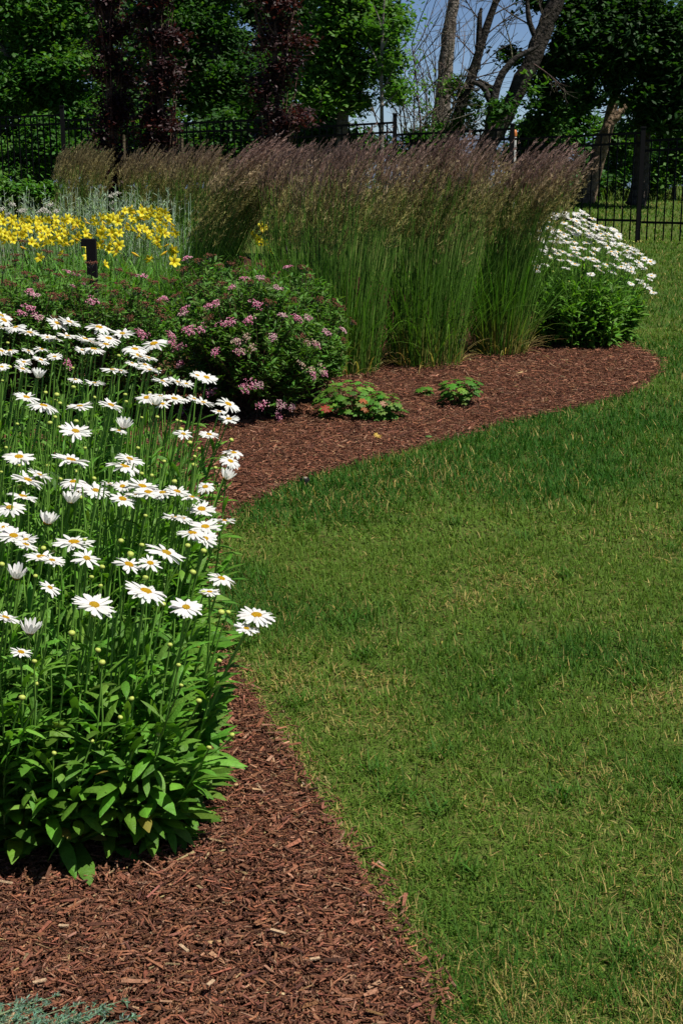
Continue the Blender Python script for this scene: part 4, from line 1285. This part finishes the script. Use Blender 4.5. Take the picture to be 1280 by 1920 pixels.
purple(212, 36, 19.6, "leftmost purple leaved columnar tree, nearest the green corner tree", 1)
purple(304, 38, 19.4, "middle purple leaved columnar tree with pale branches showing", 2)
purple(520, 50, 19.2, "widest purple leaved columnar tree, standing alone behind the bent reed grass", 3)

# bare and leaning trees in the sky gap
r = np.random.default_rng(71)
root = thing("dead_tree", "pale grey dead trunk without leaves standing against the sky", "tree", (at(838, 300, 37)[0], 37, 0))
mb = MB()
limb(mb, [(818, YB(37), 40), (822, 260, 37), (832, 170, 31), (838, 90, 27), (846, 30, 23), (858, -40, 19)], 37, (.15, .13, .108), 10, r=r, K=20)
limb(mb, [(836, 115, 14), (828, 70, 8), (832, 50, 3)], 37, (.2, .18, .15), 6, r=r, K=8)
part("trunk", mb, M_BARK, root)

root = thing("locust_tree", "dark forked tree leaning right just beside the pale dead trunk", "tree", (at(845, 300, 34)[0], 34, 0))
mb = MB()
DK = (.038, .034, .03)
limb(mb, [(842, YB(34), 30), (846, 270, 27), (862, 200, 21), (886, 140, 18), (905, 70, 15), (930, 0, 13), (945, -50, 11)], 34, DK, 9, r=r, K=22)
limb(mb, [(892, 130, 16), (898, 80, 13), (898, 30, 9), (902, 15, 5)], 34, DK, 8, r=r, K=10)
limb(mb, [(866, 190, 12), (885, 152, 10), (915, 158, 10), (922, 175, 8)], 33.6, DK, 7, r=r, K=12)
part("trunk", mb, M_BARK, root)
mb = MB()
S0 = np.array([at(905, 70, 34), at(895, 110, 34), at(920, 30, 34), at(880, 150, 34), at(860, 205, 34), at(930, 10, 34), at(899, 40, 34)])
dv = nrm(np.array([[.8, 0, .6], [-.7, 0, .7], [.9, 0, .4], [.8, .1, .2], [-.8, 0, .6], [.5, 0, .9], [-.6, 0, .8]]))
twigs(mb, S0, dv, np.array([1.1, .8, 1.0, 1.0, .9, .7, .6]), np.full(7, .018), (.09, .075, .06), r, 2, 5)
part("twig", mb, M_BARK, root)
mb = MB(); crown_leaves(mb, [blob(850, 160, 33.8, 26, 40, 22), (blob(868, 230, 33.8, 40, 30, 26)), blob(890, 200, 34, 18, 24, 9)], .12, G3, r, 18, .25, light=.4, lightcol=(.1, .2, .03))
part("crown", mb, M_TREE, root)

root = thing("locust_tree", "thick furrowed trunk leaning steeply right with a gnarled side branch", "tree", (at(915, 300, 32)[0], 32, 0))
mb = MB()
LB = (.045, .038, .032)
limb(mb, [(880, YB(32), 50), (905, 290, 42), (932, 235, 38), (960, 187, 35), (985, 140, 34), (1005, 95, 33), (1022, 50, 31), (1042, 0, 30), (1058, -50, 27)], 32, LB, 11, r=r, K=24)
limb(mb, [(918, 260, 24), (922, 215, 20), (926, 170, 17), (945, 128, 14), (972, 104, 11), (1000, 92, 8), (1010, 84, 4)], 31.7, DK, 8, r=r, K=18)
limb(mb, [(922, 200, 14), (905, 160, 11), (882, 152, 8)], 31.7, DK, 7, r=r, K=9)
limb(mb, [(1010, 85, 14), (990, 40, 10), (986, -20, 7)], 32, DK, 7, r=r, K=10)
part("trunk", mb, M_BARK, root)
mb = MB()
S0 = np.array([at(960, 112, 31.7), at(930, 165, 31.7), at(990, 45, 32), at(925, 190, 31.7), at(1000, 92, 31.7), at(985, 0, 32), at(1000, 120, 31.6)])
dv = nrm(np.array([[-.3, 0, 1], [-.9, 0, .5], [-.8, 0, .5], [-.7, 0, .4], [.2, 0, .9], [-.6, 0, .7], [.6, -.2, -.5]]))
twigs(mb, S0, dv, np.array([1.0, .8, 1.0, .7, .8, .8, .9]), np.full(7, .018), (.085, .07, .055), r, 2, 5)
part("twig", mb, M_BARK, root)
mb = MB(); crown_leaves(mb, [blob(962, 100, 33, 34, 22, 22), blob(1025, 170, 33, 38, 50, 80), blob(938, 200, 31.4, 14, 26, 16), blob(1050, 110, 33, 34, 60, 70), blob(1020, 235, 33, 34, 34, 46), blob(1000, 6, 33, 40, 20, 26), blob(1000, 160, 31.6, 9, 40, 9)], .13, G2, r, 20, .26, light=.25, lightcol=GL)
part("crown", mb, M_TREE, root)

# bare brush
for i, (px, D, lab) in enumerate([(782, 33, "bare twiggy shrub against the sky left of the pale dead trunk"), (812, 35, "low bare brush at the foot of the pale dead trunk")]):
    r = np.random.default_rng(80 + i)
    x = at(px, 300, D)[0]
    root = thing("bare_shrub", lab, "shrub", (x, D, 0), "bare shrubs by the dead trunk")
    n = 9 if i == 0 else 8
    S0 = np.stack([x + r.normal(0, .16, n), D + r.normal(0, .15, n), np.zeros(n)], -1)
    dv = nrm(np.stack([r.normal(0, .20, n), r.normal(0, .15, n), np.ones(n)], -1))
    mb = MB(); twigs(mb, S0, dv, (3.7 if i == 0 else 2.7) * r.uniform(.6, 1.0, n), np.full(n, .024), (.14, .115, .09), r, 2, 6, .8)
    part("branch", mb, M_BARK, root)
    mb = MB(); crown_leaves(mb, [blob(px, 200, D, 34, 60, 20), blob(px + 10, 245, D, 40, 25, 20)], .10, G3, r, 9, .25)
    part("foliage", mb, M_TREE, root)

# right-hand trees
tree("walnut_tree", "large dark tree at right whose drooping crown hangs over the fence corner", 33, 1205,
     [[(1190, YB(33), 44), (1197, 375, 34), (1202, 300, 31), (1206, 200, 30), (1214, 100, 30), (1222, 20, 28), (1232, -60, 26)], [(1212, 120, 20), (1160, 60, 14), (1110, 20, 9)], [(1216, 90, 20), (1262, 30, 14), (1300, -20, 9)]],
     [blob(1150, 30, 32.6, 100, 60, 280), blob(1240, 60, 32.2, 70, 70, 190), blob(1090, 70, 32.6, 52, 46, 110), blob(1120, 110, 32.3, 60, 36, 90), blob(1180, 100, 33.6, 90, 60, 150), blob(1260, 150, 32.5, 40, 60, 80), blob(1180, -70, 33, 170, 60, 200), blob(1070, 140, 32.8, 28, 40, 30), blob(1250, 230, 32.2, 40, 40, 60), blob(1096, 178, 32.4, 24, 50, 26), blob(1225, 190, 32.1, 26, 46, 30), blob(1160, 165, 32.2, 18, 40, 20), blob(1062, 120, 32.5, 20, 40, 18), blob(1275, 190, 32, 28, 60, 40)],
     (.022, .062, .014), .14, 11, per=32, bark=(.06, .05, .042), light=.04, lightcol=G1, clr=.34)
tree("leaning_tree", "sunlit tan trunk leaning right behind the fence at right", 34.5, 1115,
     [[(1095, YB(34.5), 40), (1118, 300, 30), (1138, 240, 24), (1150, 200, 20), (1158, 150, 17), (1166, 90, 13), (1175, 0, 9), (1180, -60, 5)], [(1136, 240, 18), (1160, 215, 14), (1180, 190, 8)]],
     [blob(1165, 60, 33, 40, 30, 24), blob(1190, 90, 33, 30, 30, 20)],
     G2, .12, 12, bark=(.21, .15, .10), light=.1, lightcol=G3)
for i, (lab, D, px, bl, col) in enumerate([
    ("tall bush behind the fence below the drooping crown, left of the tan trunk", 37, 1050, [(1060, 240, 60, 70, 130), (1030, 300, 40, 60, 70), (1090, 190, 40, 40, 50)], G1),
    ("dark rounded bush at the far lawn's edge seen through the fence", 36.5, 1090, [(1095, 345, 66, 38, 170), (1040, 350, 40, 34, 80)], G2),
    ("leafy bush at the right picture edge, brightest green of the far bushes", 36, 1262, [(1265, 230, 36, 60, 90), (1250, 320, 40, 46, 80), (1285, 290, 40, 60, 80)], G3),
    ("loose bush between the tan trunk and the big dark tree", 38.5, 1160, [(1165, 260, 40, 60, 80), (1150, 335, 45, 40, 80), (1185, 190, 30, 50, 40)], G1),
    ("bush below the thick leaning trunk behind the plumes", 35, 980, [(975, 300, 50, 46, 90), (1000, 250, 40, 40, 50)], G2)]):
    tree("wild_bush", lab, D, px, [[(px, YB(D), 10), (px + 2, YB(D) - 40, 8), (px + 5, YB(D) - 90, 4)]], [blob(a, b, D, c_, d_, n_) for a, b, c_, d_, n_ in bl], col, .14, 30 + i, group="wild bushes beyond the fence", cat="bush", light=.25, lightcol=GL, clr=.3)
for i, (lab, D, px, bl, col) in enumerate([
    ("low bush behind the fence at the left edge", 31, 40, [(30, 300, 70, 55, 120), (90, 280, 40, 50, 60)], G1),
    ("bush behind the fence between the two left purple trees", 31, 255, [(220, 280, 60, 60, 110), (280, 260, 50, 60, 90)], G2),
    ("bush behind the fence right of the middle purple tree", 31, 400, [(380, 270, 60, 55, 100), (440, 250, 50, 60, 90)], G2),
    ("bush behind the fence under the bright green tree", 31.5, 610, [(590, 260, 46, 44, 70), (655, 270, 40, 30, 40)], G1),
    ("scrubby bush behind the fence beneath the bare shrub", 33, 770, [(760, 275, 46, 36, 60), (830, 280, 46, 30, 50)], G1)]):
    tree("wild_bush", lab, D, px, [[(px, YB(D), 10), (px + 2, YB(D) - 40, 8), (px + 5, YB(D) - 90, 4)]], [blob(a, b, D, c_, d_, n_) for a, b, c_, d_, n_ in bl], col, .13, 40 + i, group="wild bushes beyond the fence", cat="bush", light=.2, lightcol=GL, clr=.3)

# green shrub inside the garden at far left
tree("garden_shrub", "low bright green shrub at the left edge in front of the fence", 18.8, 45, [[(45, YB(18.8), 8), (46, 400, 6), (48, 360, 4)]],
     [blob(30, 372, 18.8, 50, 34, 90), blob(78, 362, 18.8, 24, 28, 34), blob(-10, 370, 18.8, 40, 36, 50)], (.06, .16, .025), .06, 51, cat="shrub", per=26, clr=.14, light=.3, lightcol=(.09, .2, .035), crown="foliage")

# far woodland behind the left half
r = np.random.default_rng(90)
mb = MB()
bl = []
for px in range(-160, 620, 45):
    bl += [blob(px, 200 + r.normal(0, 20), 46 + r.normal(0, 2), 60, 90, 80), blob(px, 60 + r.normal(0, 20), 47 + r.normal(0, 2), 60, 110, 70)]
for px in range(-200, 700, 40):
    bl += [blob(px, 290 + r.normal(0, 8), 44, 45, 40, 34)]
for px in range(1020, 1420, 60):
    bl += [blob(px, 285 + r.normal(0, 14), 43.5, 50, 40, 40)]
for px in range(1180, 1420, 60):
    bl += [blob(px, 120 + r.normal(0, 20), 44, 60, 100, 60)]
crown_leaves(mb, bl, .24, (.026, .070, .016), r, 24, .5, light=.1, lightcol=G1)
solo("far_woodland", mb, M_TREE, "dense dark woodland behind the near trees", "woodland", "stuff")

# rough grass at the woodland's foot
mb = MB()
n = 5000
x = r.uniform(2.5, 12, n); y = r.uniform(34, 40, n)
k = y > 35 + 2.2 * vnoise(x, y, 1.3, 4)
x, y = x[k], y[k]; n = len(x)
C, sd = arc(np.stack([x, y, np.zeros(n)], -1), r.uniform(0, 6.28, n), r.normal(1.3, .2, n), r.normal(.5, .4, n), r.uniform(.15, .5, n), 4)
ribbon(mb, C, np.array([1, 1, .7, .1])[None] * r.uniform(.006, .014, n)[:, None], sd, jit((.11, .17, .035), n, .25, r))
solo("rough_grass", mb, M_GRASS, "unmown grass along the foot of the trees", "grass", "stuff")
